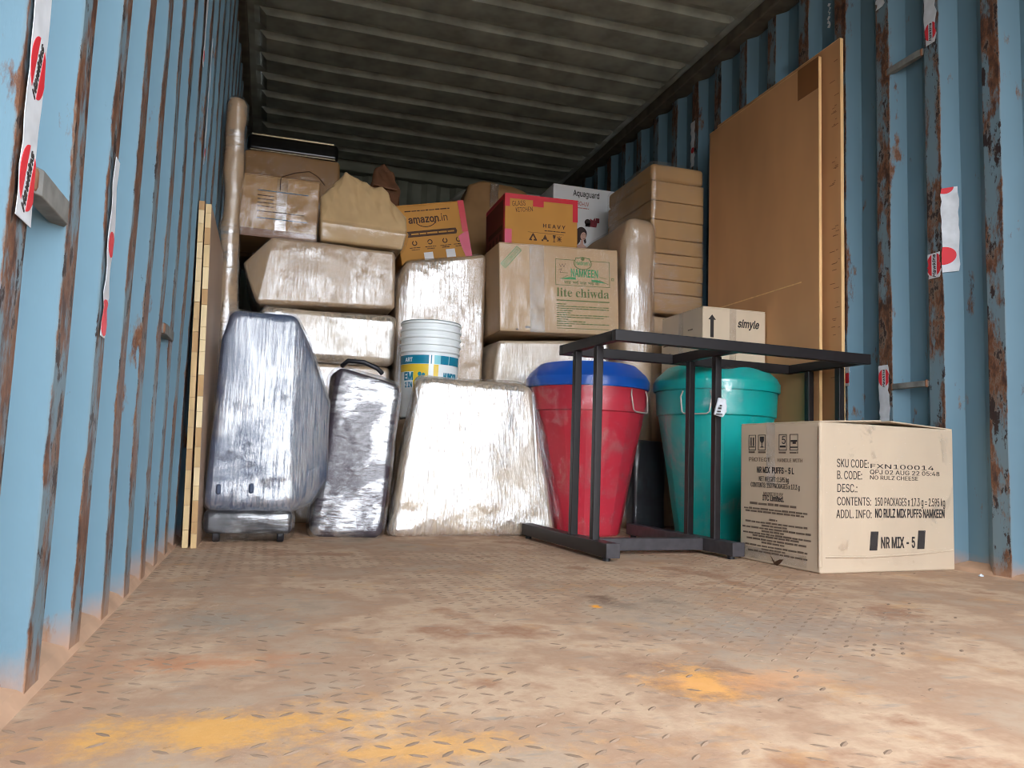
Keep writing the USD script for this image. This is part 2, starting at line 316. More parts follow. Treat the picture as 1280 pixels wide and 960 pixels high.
obj('chequer_tread', (np.vstack(tv), np.vstack(tf)), M_tread, fl, kind='stuff')

def corrugated(name, flip, y_ref, pitch, ref_is_front):
    """wall sheet in the x = 0 plane (inner crests), recesses 36 mm out; ref: y of one crest's front edge"""
    cw, sl, D = .060, .046, .036
    rec = pitch - cw - 2*sl
    ys, xs, cr = [], [], []
    y = y_ref - pitch*math.ceil((y_ref - Y0)/pitch)
    while y < Y1:
        for dy, dx, c in ((-sl-rec*.5, D, 0), (-sl, D, 0), (-.004, .0032, .12), (0, 0, 1), (cw*.5, 0, .8), (cw, 0, 1), (cw+.004, .0032, .12), (cw+sl, D, 0)):
            ys.append(y+dy); xs.append(-dx); cr.append(c)
        y += pitch
    ys, xs, cr = map(np.array, (ys, xs, cr)); keep = (ys > Y0) & (ys < Y1)
    ys, xs, cr = ys[keep], xs[keep], cr[keep]
    zs = np.linspace(0, H, 40); n, mz = len(ys), len(zs)
    Y, Z = np.meshgrid(ys, zs, indexing='ij'); X = np.repeat(xs[:, None], mz, 1)
    q = np.stack([X*0+3.3*flip, Y*2.5, Z*2.5], -1)
    X = X + (meshkit.fbm(q, 3, 5)-.5)*.008 - .001
    v = np.stack([X, Y, Z], -1).reshape(-1, 3)
    i, j = np.meshgrid(np.arange(n-1), np.arange(mz-1), indexing='ij'); a = (i*mz+j).ravel()
    f = np.vstack([np.stack([a, a+mz, a+mz+1], 1), np.stack([a, a+mz+1, a+1], 1)])
    vo = v.copy(); vo[:, 0] = -.075
    ff = np.vstack([f, f[:, ::-1] + len(v)])
    vv = np.vstack([v, vo]); cc = np.concatenate([np.repeat(cr, mz), np.zeros(len(v))])
    if flip: vv[:, 0] = W - vv[:, 0]; ff = ff[:, ::-1]
    p = obj(name, (vv, ff), M_wall, kind='structure')
    UsdGeom.PrimvarsAPI(p).CreatePrimvar('crest', Sdf.ValueTypeNames.FloatArray, 'vertex').Set(Vt.FloatArray.FromNumpy(cc.astype(np.float32)))
    return p
wl = corrugated('wall_left', 0, .861, .2155, True)
wr = corrugated('wall_right', 1, 1.802, .2265, True)
# end wall
def end_wall():
    xs, yy = [], []
    x = -.04
    while x < W+.1:
        for dx, d in ((0, 0), (.07, 0), (.11, .036), (.18, .036)): xs.append(x+dx); yy.append(d)
        x += .22
    n = len(xs); v = [(x, Y1+d-.04, z) for x, d in zip(xs, yy) for z in (0, H)] + [(x, Y1+.06, z) for x in xs for z in (0, H)]
    f = []
    for i in range(n-1):
        a = 2*i; f += [[a, a+2, a+3], [a, a+3, a+1]]; b = 2*n+2*i; f += [[b, b+3, b+2], [b, b+1, b+3]]
    return np.array(v, float), np.array(f)
obj('wall_back', end_wall(), M_back, kind='structure')
# roof: stamped ribs across, fading out beside the side rails
def roof():
    p, y = .2325, 2.90 - .2325*14
    ys, ds = [], []
    while y < Y1+.05:
        for dy, d in ((0, 0), (.142, 0), (.160, 1), (.216, 1)): ys.append(y+dy); ds.append(d)
        y += p
    xs = np.array([-.05, .06, .085, .12, .5, 1.2, 1.8, 2.2, 2.235, 2.265, 2.29, W+.05]); e = np.array([1, 1, .9, 0, 0, 0, 0, 0, .12, .9, 1, 1])
    ys, ds = np.array(ys), np.array(ds)
    d = np.maximum(ds[:, None], e[None])
    Z = H + .032*d - .004*0
    Z = Z + (meshkit.fbm(np.stack(np.broadcast_arrays(xs[None]*2, ys[:, None]*2, np.zeros_like(Z)), -1), 2, 8)-.5)*.02
    v = np.stack(np.broadcast_arrays(xs[None], ys[:, None], Z), -1).reshape(-1, 3); n, m = len(ys), len(xs)
    i, j = np.meshgrid(np.arange(n-1), np.arange(m-1), indexing='ij'); a = (i*m+j).ravel()
    f = np.vstack([np.stack([a, a+m, a+m+1], 1), np.stack([a, a+m+1, a+1], 1)])
    vo = v.copy(); vo[:, 2] = H+.09
    return np.vstack([v, vo]), np.vstack([f, f[:, ::-1]+len(v)])
obj('ceiling', roof(), M_ceil, kind='structure')
obj('trim_1', rbox(W-.055, W+.04, Y0, Y1, H-.035, H+.03, .008), M_rail, kind='structure')
obj('trim_2', rbox(-.04, .03, Y0, Y1, H-.035, H+.03, .008), M_rail, kind='structure')
obj('trim_3', rbox(-.03, W+.03, Y1-.10, Y1-.01, H-.06, H+.03, .008), M_back, kind='structure')
M_dust = plain('dusty_ledge', lin(178, 142, 114), .85, var=.16, vscale=12., bump=.3)
obj('baseboard_left', T(hull([(-.045, y, z) for y in (Y0, Y1) for z in (-.01, .035)] + [(.008, y, -.01) for y in (Y0, Y1)] + [(-.01, y, .012) for y in (Y0, Y1)], .004, 8)), M_dust, kind='structure')
obj('baseboard_right', T(hull([(W+.045, y, z) for y in (Y0, Y1) for z in (-.01, .03)] + [(W-.004, y, -.01) for y in (Y0, Y1)] + [(W+.012, y, .01) for y in (Y0, Y1)], .004, 8)), M_dust, kind='structure')
# ------------------------------------------------------------------ builders for cargo
def wrapped(name, label, cat, pts, bmat, fmat, r=.025, amp=.008, freq=5., seed=0, famp=.006, ffreq=16., aniso=(1, 1, .3), ref=.028, body='carton', foff=.003):
    pts = np.asarray(pts, float)
    o = np.array([pts[:, 0].mean(), pts[:, 1].mean(), pts[:, 2].min()])
    t = thing(name, label, cat, o)
    b = soft(pts - o, r, ref, amp, freq, seed)
    obj(body, b, bmat, t, True)
    obj('stretch_film', shell(b, foff, famp, ffreq, seed+11, aniso), fmat, t, True)
    return t, o
def carton(name, label, cat, loc, size, bmat, rz=0, ry=0, rx=0, flaps=True, r=.005):
    w, d, h = size
    t = thing(name, label, cat, loc, rz, ry, rx)
    obj('body', rbox(-w/2, w/2, -d/2, d/2, 0, h-.004, r), bmat, t, 30)
    if flaps:
        obj('top_flap', rbox(-w/2+.001, w/2-.001, -d/2+.001, -.002, h-.005, h, .0015), bmat, t, 30)
        obj('top_flap', rbox(-w/2+.001, w/2-.001, .002, d/2-.001, h-.005, h, .0015), bmat, t, 30)
    return t

# ------------------------------------------------------------------ boards against the left wall
def core_board(label, xb, xt, yf, yb, h, seed, th=.017):
    r = np.random.default_rng(seed); lean = math.degrees(math.atan2(xt-xb, h))
    t = thing('blockboard_panel', label, 'board', (xb, yf, 0), ry=lean, group='blockboard panels')
    obj('face_board', bx(0, th, .006, yb-yf, .0, h), M_lam, t)
    z = 0
    while z < h-.005:
        e = min(h, z + r.uniform(.032, .075)); d = r.uniform(0, .002)
        obj('core_block', bx(.0004, th-.0004, -d, .0062, z+.0006, e-.0006), BLK[r.integers(0, 4)], t); z = e
core_board('thin blockboard panel on edge, nearest the left wall, pale striped core showing', .024, .002, 2.58, 3.22, 1.07, 1)
core_board('thin blockboard panel on edge, between the other panel and the blue-grey suitcase', .049, .023, 2.57, 3.23, 1.06, 2)

# ------------------------------------------------------------------ big suitcase
def suitcase():
    x0, x1 = .068, .345
    t = thing('suitcase', 'large navy suitcase wrapped in film, beside the blockboard panels', 'suitcase', (.21, 2.93, 0))
    L = lambda p: (np.array(p) - [.21, 2.93, 0])
    pts = L([(.066, 2.72, .10), (.350, 2.72, .10), (.10, 2.74, .765), (.335, 2.74, .765), (.085, 2.74, .70), (.355, 2.75, .68),
             (.07, 2.885, .10), (.42, 2.885, .12), (.12, 2.885, .765), (.385, 2.885, .68), (.452, 2.885, .50), (.455, 2.885, .18)])
    b = soft(pts, .035, .022, .006, 5, 3); obj('shell', b, M_navy, t, True)
    obj('stretch_film', shell(b, .003, .007, 20, 5, (1, 1, .2)), F_s, t, True)
    obj('wheel_base', rbox(-.140, .135, -.225, -.06, .03, .105, .018, 12), M_dark, t, True)
    fb = soft([(x, y, z) for x in (-.15, .145) for y in (-.235, -.05) for z in (.006, .112)], .03, .02, .006, 9, 6); obj('lower_film', fb, F_h2, t, True)
    for sx in (-1, 1):
        w = lathe([(.0, -.011), (.02, -.011), (.023, -.007), (.023, .007), (.02, .011), (.0, .011)], 20)
        w.apply_transform(trimesh.transformations.rotation_matrix(math.pi/2, [0, 1, 0])); w.apply_translation([sx*.10, -.18, .023]); obj('wheel', w, M_dark, t, 30)
    for x, z in ((-.10, .17), (-.0, .175)):
        obj('stud', T(hull([(x, -.222, z-.008), (x, -.222, z+.01)], .008)), M_navy, t, True)
suitcase()
# ------------------------------------------------------------------ smaller trolley bag
def trolley():
    o = np.array([.57, 3.0, 0])
    t = thing('trolley_bag', 'charcoal trolley bag wrapped in film, between the navy suitcase and the flared bundle', 'suitcase', o)
    L = lambda p: np.array(p) - o
    pts = L([(.415, 2.90, .0), (.665, 2.875, .0), (.475, 2.94, .615), (.715, 2.93, .57), (.415, 3.12, .0), (.67, 3.11, .0), (.47, 3.14, .61), (.72, 3.14, .57)])
    b = soft(pts, .03, .022, .006, 6, 8); obj('fabric_body', b, plum, t, True)
    obj('stretch_film', shell(b, .009, .006, 18, 9, (1, 1, .5)), F_s2, t, True)
    obj('top_handle', tube(L([(.50, 3.0, .625), (.52, 2.98, .645), (.58, 2.97, .642), (.63, 2.97, .622), (.65, 2.98, .605)]), .009), M_dark, t, True)
    for x in (.44, .64):
        w = lathe([(.0, -.012), (.018, -.012), (.02, -.008), (.02, .008), (.018, .012), (.0, .012)], 18)
        w.apply_transform(trimesh.transformations.rotation_matrix(math.pi/2, [0, 1, 0])); w.apply_translation(L((x, 3.09, .02))); obj('wheel', w, M_dark, t, 30)
plum = plain('plum_fabric', lin(66, 56, 64), .7, var=.12, vscale=40., bump=.2, bscale=200.)
F_s2 = film_mat('bag_film', (18, 18, 70), rot=(.1, .3, 0), base=.06, var=.46, haze=.22, lo=.44, hi=.58, bump=.6, tint=(.96, .97, 1.0), patch=4.)
trolley()

# ------------------------------------------------------------------ flared kraft bundle
def bundle():
    o = np.array([1.04, 3.1, 0]); L = lambda p: np.array(p) - o
    t = thing('film_wrapped_bundle', 'flared kraft bundle in shiny film, left of the red drum', 'bundle', o)
    b = soft(L([(.70, 2.93, .0), (1.36, 2.965, .0), (.715, 2.935, .10), (1.345, 2.97, .09), (.79, 3.0, .60), (1.27, 3.02, .595), (.74, 3.0, .35), (1.30, 3.02, .33), (.73, 3.12, 0), (1.33, 3.13, 0), (.80, 3.13, .61), (1.25, 3.13, .61)]), .03, .022, .008, 4, 14)
    obj('carton', b, M_kraft_l, t, True)
    obj('stretch_film', shell(b, .003, .012, 16, 15, (1, 1, .35)), F_b, t, True)
    # film drawn out to a skirt on the right and over the folded edge on the left
    sk = T(hull(L([(1.275, 3.03, .56), (1.30, 3.04, .45), (1.40, 2.985, .01), (1.33, 2.965, .012), (1.385, 2.98, .10)]), .006).refine_to_length(.03))
    obj('film_skirt', shell(sk, 0, .008, 14, 2), F_c, t, True)
    for k, pts in enumerate(([(.785, 2.985, .56), (.80, 2.97, .45), (.815, 2.965, .33), (.80, 2.955, .2), (.76, 2.94, .05)], [(1.26, 3.0, .57), (1.27, 2.985, .4), (1.285, 2.975, .2), (1.31, 2.95, .03)])):
        obj('film_fold', tube(L(pts), .007, 6), F_v, t, True)
bundle()

# ------------------------------------------------------------------ lidded drums
def drum(name, label, loc, bmat, lmat, h, rb, rt, rl, hang, facets=16, seed=0):
    t = thing(name, label, 'drum', loc, group='lidded drums')
    zt = h - .105
    prof = [(0, 0), (rb-.008, 0), (rb, .008), (rb+(rt-rb)*.5, zt*.5), (rt-.012, zt-.10), (rt-.004, zt-.095), (rt-.002, zt-.05), (rt, zt), (rt-.02, zt), (rt-.03, zt-.03), (0, zt-.03)]
    m = lathe(prof, 96)
    v = np.array(m.vertices); a = np.arctan2(v[:, 1], v[:, 0]); r = np.hypot(v[:, 0], v[:, 1])
    s = 2*np.pi/facets; fl = np.cos(s/2)/np.cos((a % s) - s/2); fade = np.clip((zt-.10-v[:, 2])/.05, 0, 1)*(r > .02)
    k_ = 1 + (fl-1)*.75*fade; v[:, 0] *= k_; v[:, 1] *= k_; m.vertices = v
    obj('body', m, bmat, t, 8)
    obj('lid', lathe([(0, h-.004), (0, h), (rl*.72, h), (rl*.78, h-.004), (rl*.95, h-.045), (rl-.004, h-.062), (rl, h-.068), (rl, h-.098), (rl-.004, h-.104), (rt+.004, h-.104), (rt+.004, h-.06), (0, h-.03)][::-1], 96), lmat, t, 35)
    for hd in hang:
        c, s2 = math.cos(hd), math.sin(hd); rr = rt + .004; w = .062
        def P(u, z, o=0): return ((rr+o)*math.cos(hd+u/rr), (rr+o)*math.sin(hd+u/rr), z)
        obj('handle', tube([P(-w*.9, zt-.006), P(-w, zt-.03, .006), P(-w*.85, zt-.088, .010), P(-w*.7, zt-.096, .012), P(0, zt-.098, .016), P(w*.7, zt-.096, .012), P(w*.85, zt-.088, .010), P(w, zt-.03, .006), P(w*.9, zt-.006)], .0032, 8), M_wire, t, True)
    fm = lathe([(rb+.006, .002), (rb+.03, zt*.22), (rb+(rt-rb)*.62+.012, zt*.55), (rt+.012, zt-.10), (rl+.006, zt-.01), (rl+.008, h-.07), (rl*.96, h-.03), (rl*.76, h+.006), (0, h+.006)], 96)
    fm = fm.subdivide().subdivide() if len(fm.faces) < 4000 else fm
    v = np.array(fm.vertices); n = np.array(fm.vertex_normals)
    d = meshkit.fbm(v*[11, 11, 4]+seed*9+30, 3, seed)
    fm.vertices = v + n*(d*.007-.001)[:, None]
    obj('stretch_film', fm, F_dr, t, True)
F_dr = film_mat('drum_film', (40, 40, 14), base=.02, var=.20, haze=.11, rough=.12, bump=.45, patch=7., lo=.50, hi=.66, tint=(.985, .985, .985))
drum('lidded_drum', 'red plastic drum with a blue lid, wrapped in film', (1.536, 3.095, 0), M_red, M_blue, .705, .15, .252, .262, (-.98, 2.16), seed=1)
drum('lidded_drum', 'teal plastic drum with a teal lid, wrapped in film', (2.014, 2.862, 0), M_teal, M_teal, .70, .155, .245, .256, (-2.42, .72), seed=2)

# ------------------------------------------------------------------ black steel table frame
def table():
    t = thing('table_frame', 'black steel table frame without a top, standing over the lidded drums', 'table', (1.27, 2.22, 0), rz=3.5)
    z1, L_, D_ = .712, 0.992, .40; a = .026; hr = .036
    def bar(x0, x1, y0, y1, z0, zz, name, m=M_steel): return obj(name, rbox(x0, x1, y0, y1, z0, zz, .0025), m, t, 30)
    bar(-a/2, L_+a/2, -a/2, a/2, z1-hr, z1, 'top_rail'); bar(-a/2, L_+a/2, D_-a/2, D_+a/2, z1-hr, z1, 'top_rail')
    for x in (0, .455, L_): bar(x-a/2, x+a/2, a/2, D_-a/2, z1-hr+.001, z1-.001, 'cross_rail')
    for k, x in enumerate((0, .455, L_)):
        for y in (.125, .285): bar(x-.0125, x+.0125, y-.0125, y+.0125, .05, z1-hr, 'leg')
        y0 = 0 if k < 2 else .16
        f = bar(x-.0225, x+.0225, y0, .70, .012, .055, 'foot_bar', M_steel_w if k else M_steel)
        obj('end_cap', rbox(x-.0235, x+.0235, y0-.005, y0, .011, .056, .002), M_steel_w, f, 30)
        for y in (y0+.03, .67):
            obj('glide', trimesh.creation.cylinder(.012, .0125, sections=16, transform=trimesh.transformations.translation_matrix([x-.005, y, .00625])), M_dark, f, 30)
    bar(.0225, .455-.0225, .16, .20, .013, .053, 'stretcher', M_steel_w)
    return t
table()
tag = thing('paper_tag', 'crumpled white paper tag hanging on a table leg in front of the teal drum', 'tag', (1.70, 2.325, .50))
obj('paper', soft([(-.022, -.006, -.03), (.012, -.006, -.036), (-.008, -.006, .03), (.022, -.006, .026), (.026, -.006, -.02), (-.022, .004, -.03), (.012, .004, -.036), (-.008, .004, .03), (.022, .004, .026)], .004, .008, .003, 60, 2), M_sticker, tag, True)
ts = obj('printed_mark', cat_([rect2(-.016, -.02, -.002, -.015), rect2(-.012, -.01, .0, -.004), rect2(-.006, 0, .002, .005), rect2(-.02, -.028, .004, -.025)]), M_ink, tag)
UsdGeom.Xformable(ts).AddTransformOp().Set(Gf.Matrix4d(1, 0, 0, 0, 0, 0, 1, 0, 0, -1, 0, 0, 0, -.0105, 0, 1))

# ------------------------------------------------------------------ printed carton in front, right
def snack_carton():
    w, d, h = .545, .36, .447
    rz = 5.0; a = math.radians(rz)
    c = np.array([1.796, 1.940]) + np.array([math.cos(a)*w/2 - math.sin(a)*d/2, math.sin(a)*w/2 + math.cos(a)*d/2])
    t = thing('carton', 'large printed snack carton on the floor in front of the right wall', 'box', (c[0], c[1], 0), rz=rz)
    b = T(hull([(x, y, z) for x in (-w/2+.006, w/2-.006) for y in (-d/2+.006, d/2-.006) for z in (.006, h-.012)], .006, 12).refine_to_length(.03))
    obj('body', b, M_box, t, 40)
    for s in (-1, 1):
        fp = T(hull([(s*w/2*.99, y, h-.006) for y in (-d/2+.004, d/2-.004)] + [(s*.02, y*.96, h+.008) for y in (-d/2+.006, d/2-.004)], .0025, 8))
        obj('top_flap', fp, M_box, t, 30)
    fp = T(hull([(x, -d/2+.004, h-.009) for x in (-w/2+.01, w/2-.004)] + [(x, -d/2+.10, h-.004) for x in (-w/2+.02, w/2-.01)], .0025, 8)); obj('front_flap', fp, M_box, t, 30)
    # worn edge fold at the near corner and the creased skirt along the bottom
    obj('crease_fold', tube([(-w/2+.002, -d/2+.002, .02), (-w/2-.001, -d/2-.001, .15), (-w/2+.001, -d/2, .3), (-w/2+.002, -d/2+.001, h-.02)], .006, 8), M_box, t, True)
    obj('crease_fold', tube([(-w/2+.02, -d/2+.001, .048), (-.1, -d/2-.001, .046), (.1, -d/2-.0005, .052), (w/2-.01, -d/2+.001, .062)], .0035, 6), M_box, t, True)
    Fm = lambda m: front(m, w, d, h); Lm = lambda m: left(m, w, d, h)
    X = lambda s: s*w; V = lambda v: (718-v)/(718-526)*h
    def fr(s, x0, v, hh, wid=None, bold=0, m=M_ink, font='Inter'): obj('printed_text', Fm(put2(text(s, hh, font, bold), X(x0), V(v), wid and wid*w)), m, t)
    fr('SKU CODE:', .115, 585, .024, .225); fr('B. CODE:', .115, 600, .024, .175); fr('DESC.:', .115, 616.5, .024, .14)
    fr('CONTENTS: ', .115, 633, .024, .24); fr('150 PACKAGES x 17.3 g = 2.595 kg', .385, 633, .024, .535)
    fr('ADDL. INFO:', .11, 649, .024, .25); fr('NO RULZ MIX PUFFS NAMKEEN', .385, 648, .025, .53, 2)
    fr('FXN100014', .35, 585, .013, .48); fr('QPJ 02 AUG 22 05:48', .35, 592.5, .013, .53); fr('NO RULZ CHEESE', .35, 599.5, .012, .36)
    fr('NR MIX - 5', .425, 687, .031, .255, 2)
    bar = extr(Polygon([(0, 0), (.03, 0), (.036, .056), (.006, .056)]), .0006)
    obj('printed_bar', Fm(put2(bar, X(.345), V(690))), M_ink, t); obj('printed_bar', Fm(put2(bar, X(.70), V(689))), M_ink, t)
    # left side print: d wide, reading towards the near corner
    def lf(s, x0, z, hh, wid=None, bold=0, m=M_ink): obj('printed_text', Lm(put2(text(s, hh, 'Inter', bold), x0*d, z*h, wid and wid*d)), m, t)
    for x0, kind in ((.12, 0), (.25, 1), (.52, 2), (.655, 3)):
        q = [frame2(0, 0, .035, .05, .002)]
        if kind == 0: q += [rect2(.009, .014, .014, .042), rect2(.021, .014, .026, .042), rect2(.005, .009, .03, .012)]
        if kind == 1: q += [extr(Polygon([(.009, .044), (.027, .044), (.027, .03), (.021, .024), (.015, .024), (.009, .03)]), .0006), rect2(.0165, .012, .0195, .026), rect2(.011, .009, .025, .012)]
        if kind == 2: q += [put2(text('5', .024), .011, .02), rect2(.005, .009, .03, .015)]
        if kind == 3: q += [rect2(.004, .026, .031, .032), rect2(.012, .02, .026, .027), rect2(.003, .008, .032, .012)]
        obj('handling_symbol', Lm(put2(cat_(q), x0*d, .795*h)), M_ink, t)
        obj('printed_text', Lm(scribble(x0*d, x0*d+.035, .775*h, .006, 40+kind)), M_ink2, t)
    lf('PROTECT', .12, .715, .013, .28, 0, M_ink2); lf('HANDLE WITH', .50, .715, .011, .30, 0, M_ink2)
    lf('NR MIX', .23, .635, .018, .17, 2); lf('PUFFS - 5 L', .43, .635, .018, .27, 2)
    lf('NET WEIGHT: 2.595 kg', .26, .575, .015, .38); lf('CONTENTS: 150 PACKAGES x 17.3 g', .15, .53, .015, .62)
    lf('MARKETED BY', .32, .475, .011, .25, 0, M_ink2); lf('ITC Limited.', .31, .44, .016, .27, 2)
    obj('printed_text', Lm(scribble(.14*d, .75*d, .405*h, .008, 7)), M_ink2, t)
    for i, (z, a0, b0) in enumerate(((.37, .06, .86), (.35, .08, .84), (.30, .4, .5), (.275, .08, .86), (.255, .3, .62), (.235, .04, .9), (.215, .3, .6), (.195, .05, .9), (.178, .18, .78), (.155, .1, .86), (.135, .3, .6), (.11, .08, .86), (.09, .3, .6), (.07, .12, .86))):
        obj('printed_text', Lm(scribble(a0*d, b0*d, z*h, .0062, 60+i)), M_ink2, t)
    obj('tear_mark', Lm(extr(Polygon([(.42*d, .06*h), (.47*d, .02*h), (.53*d, .045*h), (.58*d, .05*h), (.54*d, .018*h), (.50*d, .0*h), (.46*d, .01*h)]), .0007)), M_inkb, t)
    for (x0, x1, z0, z1, f) in ((.36*d, .47*d, .55*h, .99*h, Lm), (.05*d, .85*d, .02*h, .10*h, Lm)):
        obj('packing_tape', f(rect2(x0, z0, x1, z1, .0004)), F_tape, t)
    # loose clear film over the front with a few folds
    pl = []
    nx, nz = 30, 24
    Xg, Zg = np.meshgrid(np.linspace(.02*w, .98*w, nx), np.linspace(.02, h*.985, nz), indexing='ij')
    D = .0035 + .006*meshkit.fbm(np.stack([Xg*9, Zg*5, Xg*0], -1), 3, 3)*np.clip(1-np.abs(Zg/h-.62)*1.2, .15, 1)
    v = np.stack([Xg, Zg, D], -1).reshape(-1, 3); i, j = np.meshgrid(np.arange(nx-1), np.arange(nz-1), indexing='ij'); q = (i*nz+j).ravel()
    obj('clear_film', Fm(trimesh.Trimesh(v, np.vstack([np.stack([q, q+nz, q+nz+1], 1), np.stack([q, q+nz+1, q+1], 1)]), process=False)), F_c2, t, True)
M_box = plain('snack_carton_board', lin(192, 172, 148), .7, var=.05, vscale=5., stretch=(1, 1, .3))
F_c2 = film_mat('loose_clear_film', (14, 14, 3), base=.012, var=.25, haze=.01, rough=.08, bump=.2, patch=9., lo=.60, hi=.68, tint=(1, 1, 1))
snack_carton()
# ------------------------------------------------------------------ second row, left to right
# rolled length of wrapped material standing behind the panels
t = thing('wrapped_roll', 'tall thin film-wrapped roll standing in the left rear corner', 'roll', (.062, 3.30, 0))
zz = np.linspace(.03, 1.70, 30); rr = .034 + .004*np.sin(zz*9) + .003*np.sin(zz*23)
b = T(hull([(-.003, 0, .03), (.003, 0, .03)], .03)); 
pts = [(0, 0)] + [(r_, z) for r_, z in zip(rr, zz)] + [(.028, 1.722), (0, 1.725)]
pts[0] = (0, .0); pts.insert(1, (.03, .0))
b = lathe(pts, 28); v = np.array(b.vertices); v[:, 0] -= .018*v[:, 2]/1.7 - .006; b.vertices = v
n = np.array(b.vertex_normals); b.vertices = np.array(b.vertices) + n*((meshkit.fbm(np.array(b.vertices)*[25, 25, 12]+9, 3, 1)-.5)*.016)[:, None]
obj('roll', b, M_kraft, t, True); obj('stretch_film', shell(b, .002, .010, 34, 4, (1, 1, .6)), F_h, t, True)

wrapped('wrapped_carton', 'film-wrapped kraft carton low behind the navy suitcase, bearing the paler wrapped carton', 'box', c8(.20, .745, 3.45, 3.9, 0, .685), M_kraft, F_v, seed=21)
wrapped('wrapped_carton', 'pale wrapped carton lying flat, its end showing above the trolley bag', 'box', c8(.19, .76, 3.42, 3.9, .69, .905), M_kraft_l, F_d, seed=22, r=.03)
wrapped('wrapped_carton', 'long film-wrapped bundle with a pointed left end, under the kraft paper parcel', 'bundle',
        [(.105, 3.50, 1.11), (.205, 3.46, 1.215), (.745, 3.46, 1.205), (.755, 3.46, .945), (.165, 3.46, .92), (.11, 4.28, 1.1), (.2, 4.28, 1.215), (.745, 4.28, 1.205), (.755, 4.28, .94), (.165, 4.28, .91)], M_kraft, F_u, seed=23, r=.018, amp=.006)
# parcel carton with blue rules
c = carton('carton', 'brown carton with thin blue printed rules, top of the left stack', 'box', (.236, 3.68, 1.222), (.335, .32, .275), M_kraft_d, rz=0, ry=0)
w, d, h = .335, .32, .275
for y, m_ in ((.205, M_blueline), (.082, M_blueline)):
    obj('printed_rule', front(put2(rect2(0, 0, .215, .0035), .075, y), w, d, h), m_, c)
for i, y in enumerate((.182, .166, .150, .134, .112)):
    obj('printed_text', front(scribble(.075, .075+(.07 if i < 4 else .2), y, .005, 90+i), w, d, h), M_ink2, c)
obj('packing_tape', front(rect2(.155, 0, .2, h, .0004), w, d, h), F_tape, c)
obj('seam_band', front(put2(rect2(0, 0, w-.004, .035, .0012), .002, .0), w, d, h), M_btape, c, label='dark brown lower band')
obj('string', tube([(.0, -d/2-.002, h-.06), (.0, -d/2-.004, h-.01), (.005, -d/2+.01, h+.006), (.06, -d/2+.02, h+.035), (.12, -d/2+.02, h+.05), (.16, -d/2+.02, h+.03), (.19, -d/2+.03, h+.0)], .0022, 6), M_inkb, c, True)
fb = soft(c8(-w/2-.004, w/2+.004, -d/2-.008, d/2, .0, h+.006), .012, .03, .004, 8, 5); obj('clear_film', fb, F_c, c, True)
wrapped('wrapped_carton', 'brown wrapped carton under the black glossy case, behind the carton with blue rules', 'box', c8(.055, .515, 3.92, 4.27, 1.222, 1.755), M_paper_d, F_c, seed=24, r=.02)
t = thing('black_case', 'black glossy flat case lying on the brown wrapped carton', 'case', (.285, 4.10, 1.765))
obj('body', rbox(-.22, .22, -.14, .14, 0, .088, .022, 16), M_blk, t, True)
obj('highlight_strip', rbox(-.20, .195, -.1455, -.139, .079, .0875, .002), M_highlight, t); obj('highlight_strip', rbox(-.205, .205, -.1435, -.139, .003, .008, .001), M_highlight, t)  # bright strips stand in for the light glinting along the case edges
# kraft paper parcel
t = thing('paper_parcel', 'crumpled kraft paper parcel with folded top, beside the carton with blue rules', 'parcel', (.595, 3.62, 1.216))
o = np.array([.585, 3.62, 1.21])
b = soft(np.array([(.405, 3.47, 1.215), (.772, 3.47, 1.215), (.40, 3.46, 1.30), (.785, 3.46, 1.29), (.398, 3.50, 1.43), (.44, 3.52, 1.49), (.495, 3.52, 1.555), (.60, 3.53, 1.53), (.70, 3.52, 1.48), (.785, 3.50, 1.385), (.405, 3.78, 1.215), (.77, 3.78, 1.215), (.43, 3.74, 1.46), (.52, 3.7, 1.545), (.77, 3.74, 1.40)])-o, .014, .009, .003, 9, 31)
v = np.array(b.vertices); n = np.array(b.vertex_normals)
fold = np.clip((v[:, 2]-.09)/.10, 0, 1)*np.clip(-n[:, 1]*1.6+.25, .15, 1)
q = np.stack([(v[:, 0] + v[:, 2]*.25)*13, v[:, 1]*6, v[:, 2]*3.2], 1) + 31
crease = np.abs(2*meshkit.fbm(q, 3, 12)-1) + .5*np.abs(2*meshkit.fbm(q*[2.3, 2, 1.6]+9, 2, 13)-1)
b.vertices = v + n*(fold*(.034*crease-.010))[:, None]
obj('paper', b, M_paper, t, True)
obj('stretch_film', shell(soft(np.array([(.405, 3.466, 1.215), (.772, 3.466, 1.215), (.40, 3.455, 1.30), (.787, 3.455, 1.29), (.405, 3.78, 1.215), (.77, 3.78, 1.215), (.41, 3.77, 1.30), (.77, 3.77, 1.30)])-o, .012, .02, .003, 9, 31), .006, .006, 20, 6), F_c, t, True)
# tall wrapped box in the centre
wrapped('wrapped_carton', 'tall film-wrapped carton in the centre, behind the stack of white buckets', 'box',
        [(.772, 3.52, .0), (1.180, 3.50, 0), (.772, 3.52, 1.12), (.80, 3.51, 1.185), (1.180, 3.50, 1.25), (.772, 4.1, 0), (1.18, 4.1, 0), (.772, 4.1, 1.14), (1.18, 4.1, 1.25)], M_kraft, F_v, seed=25, r=.022)
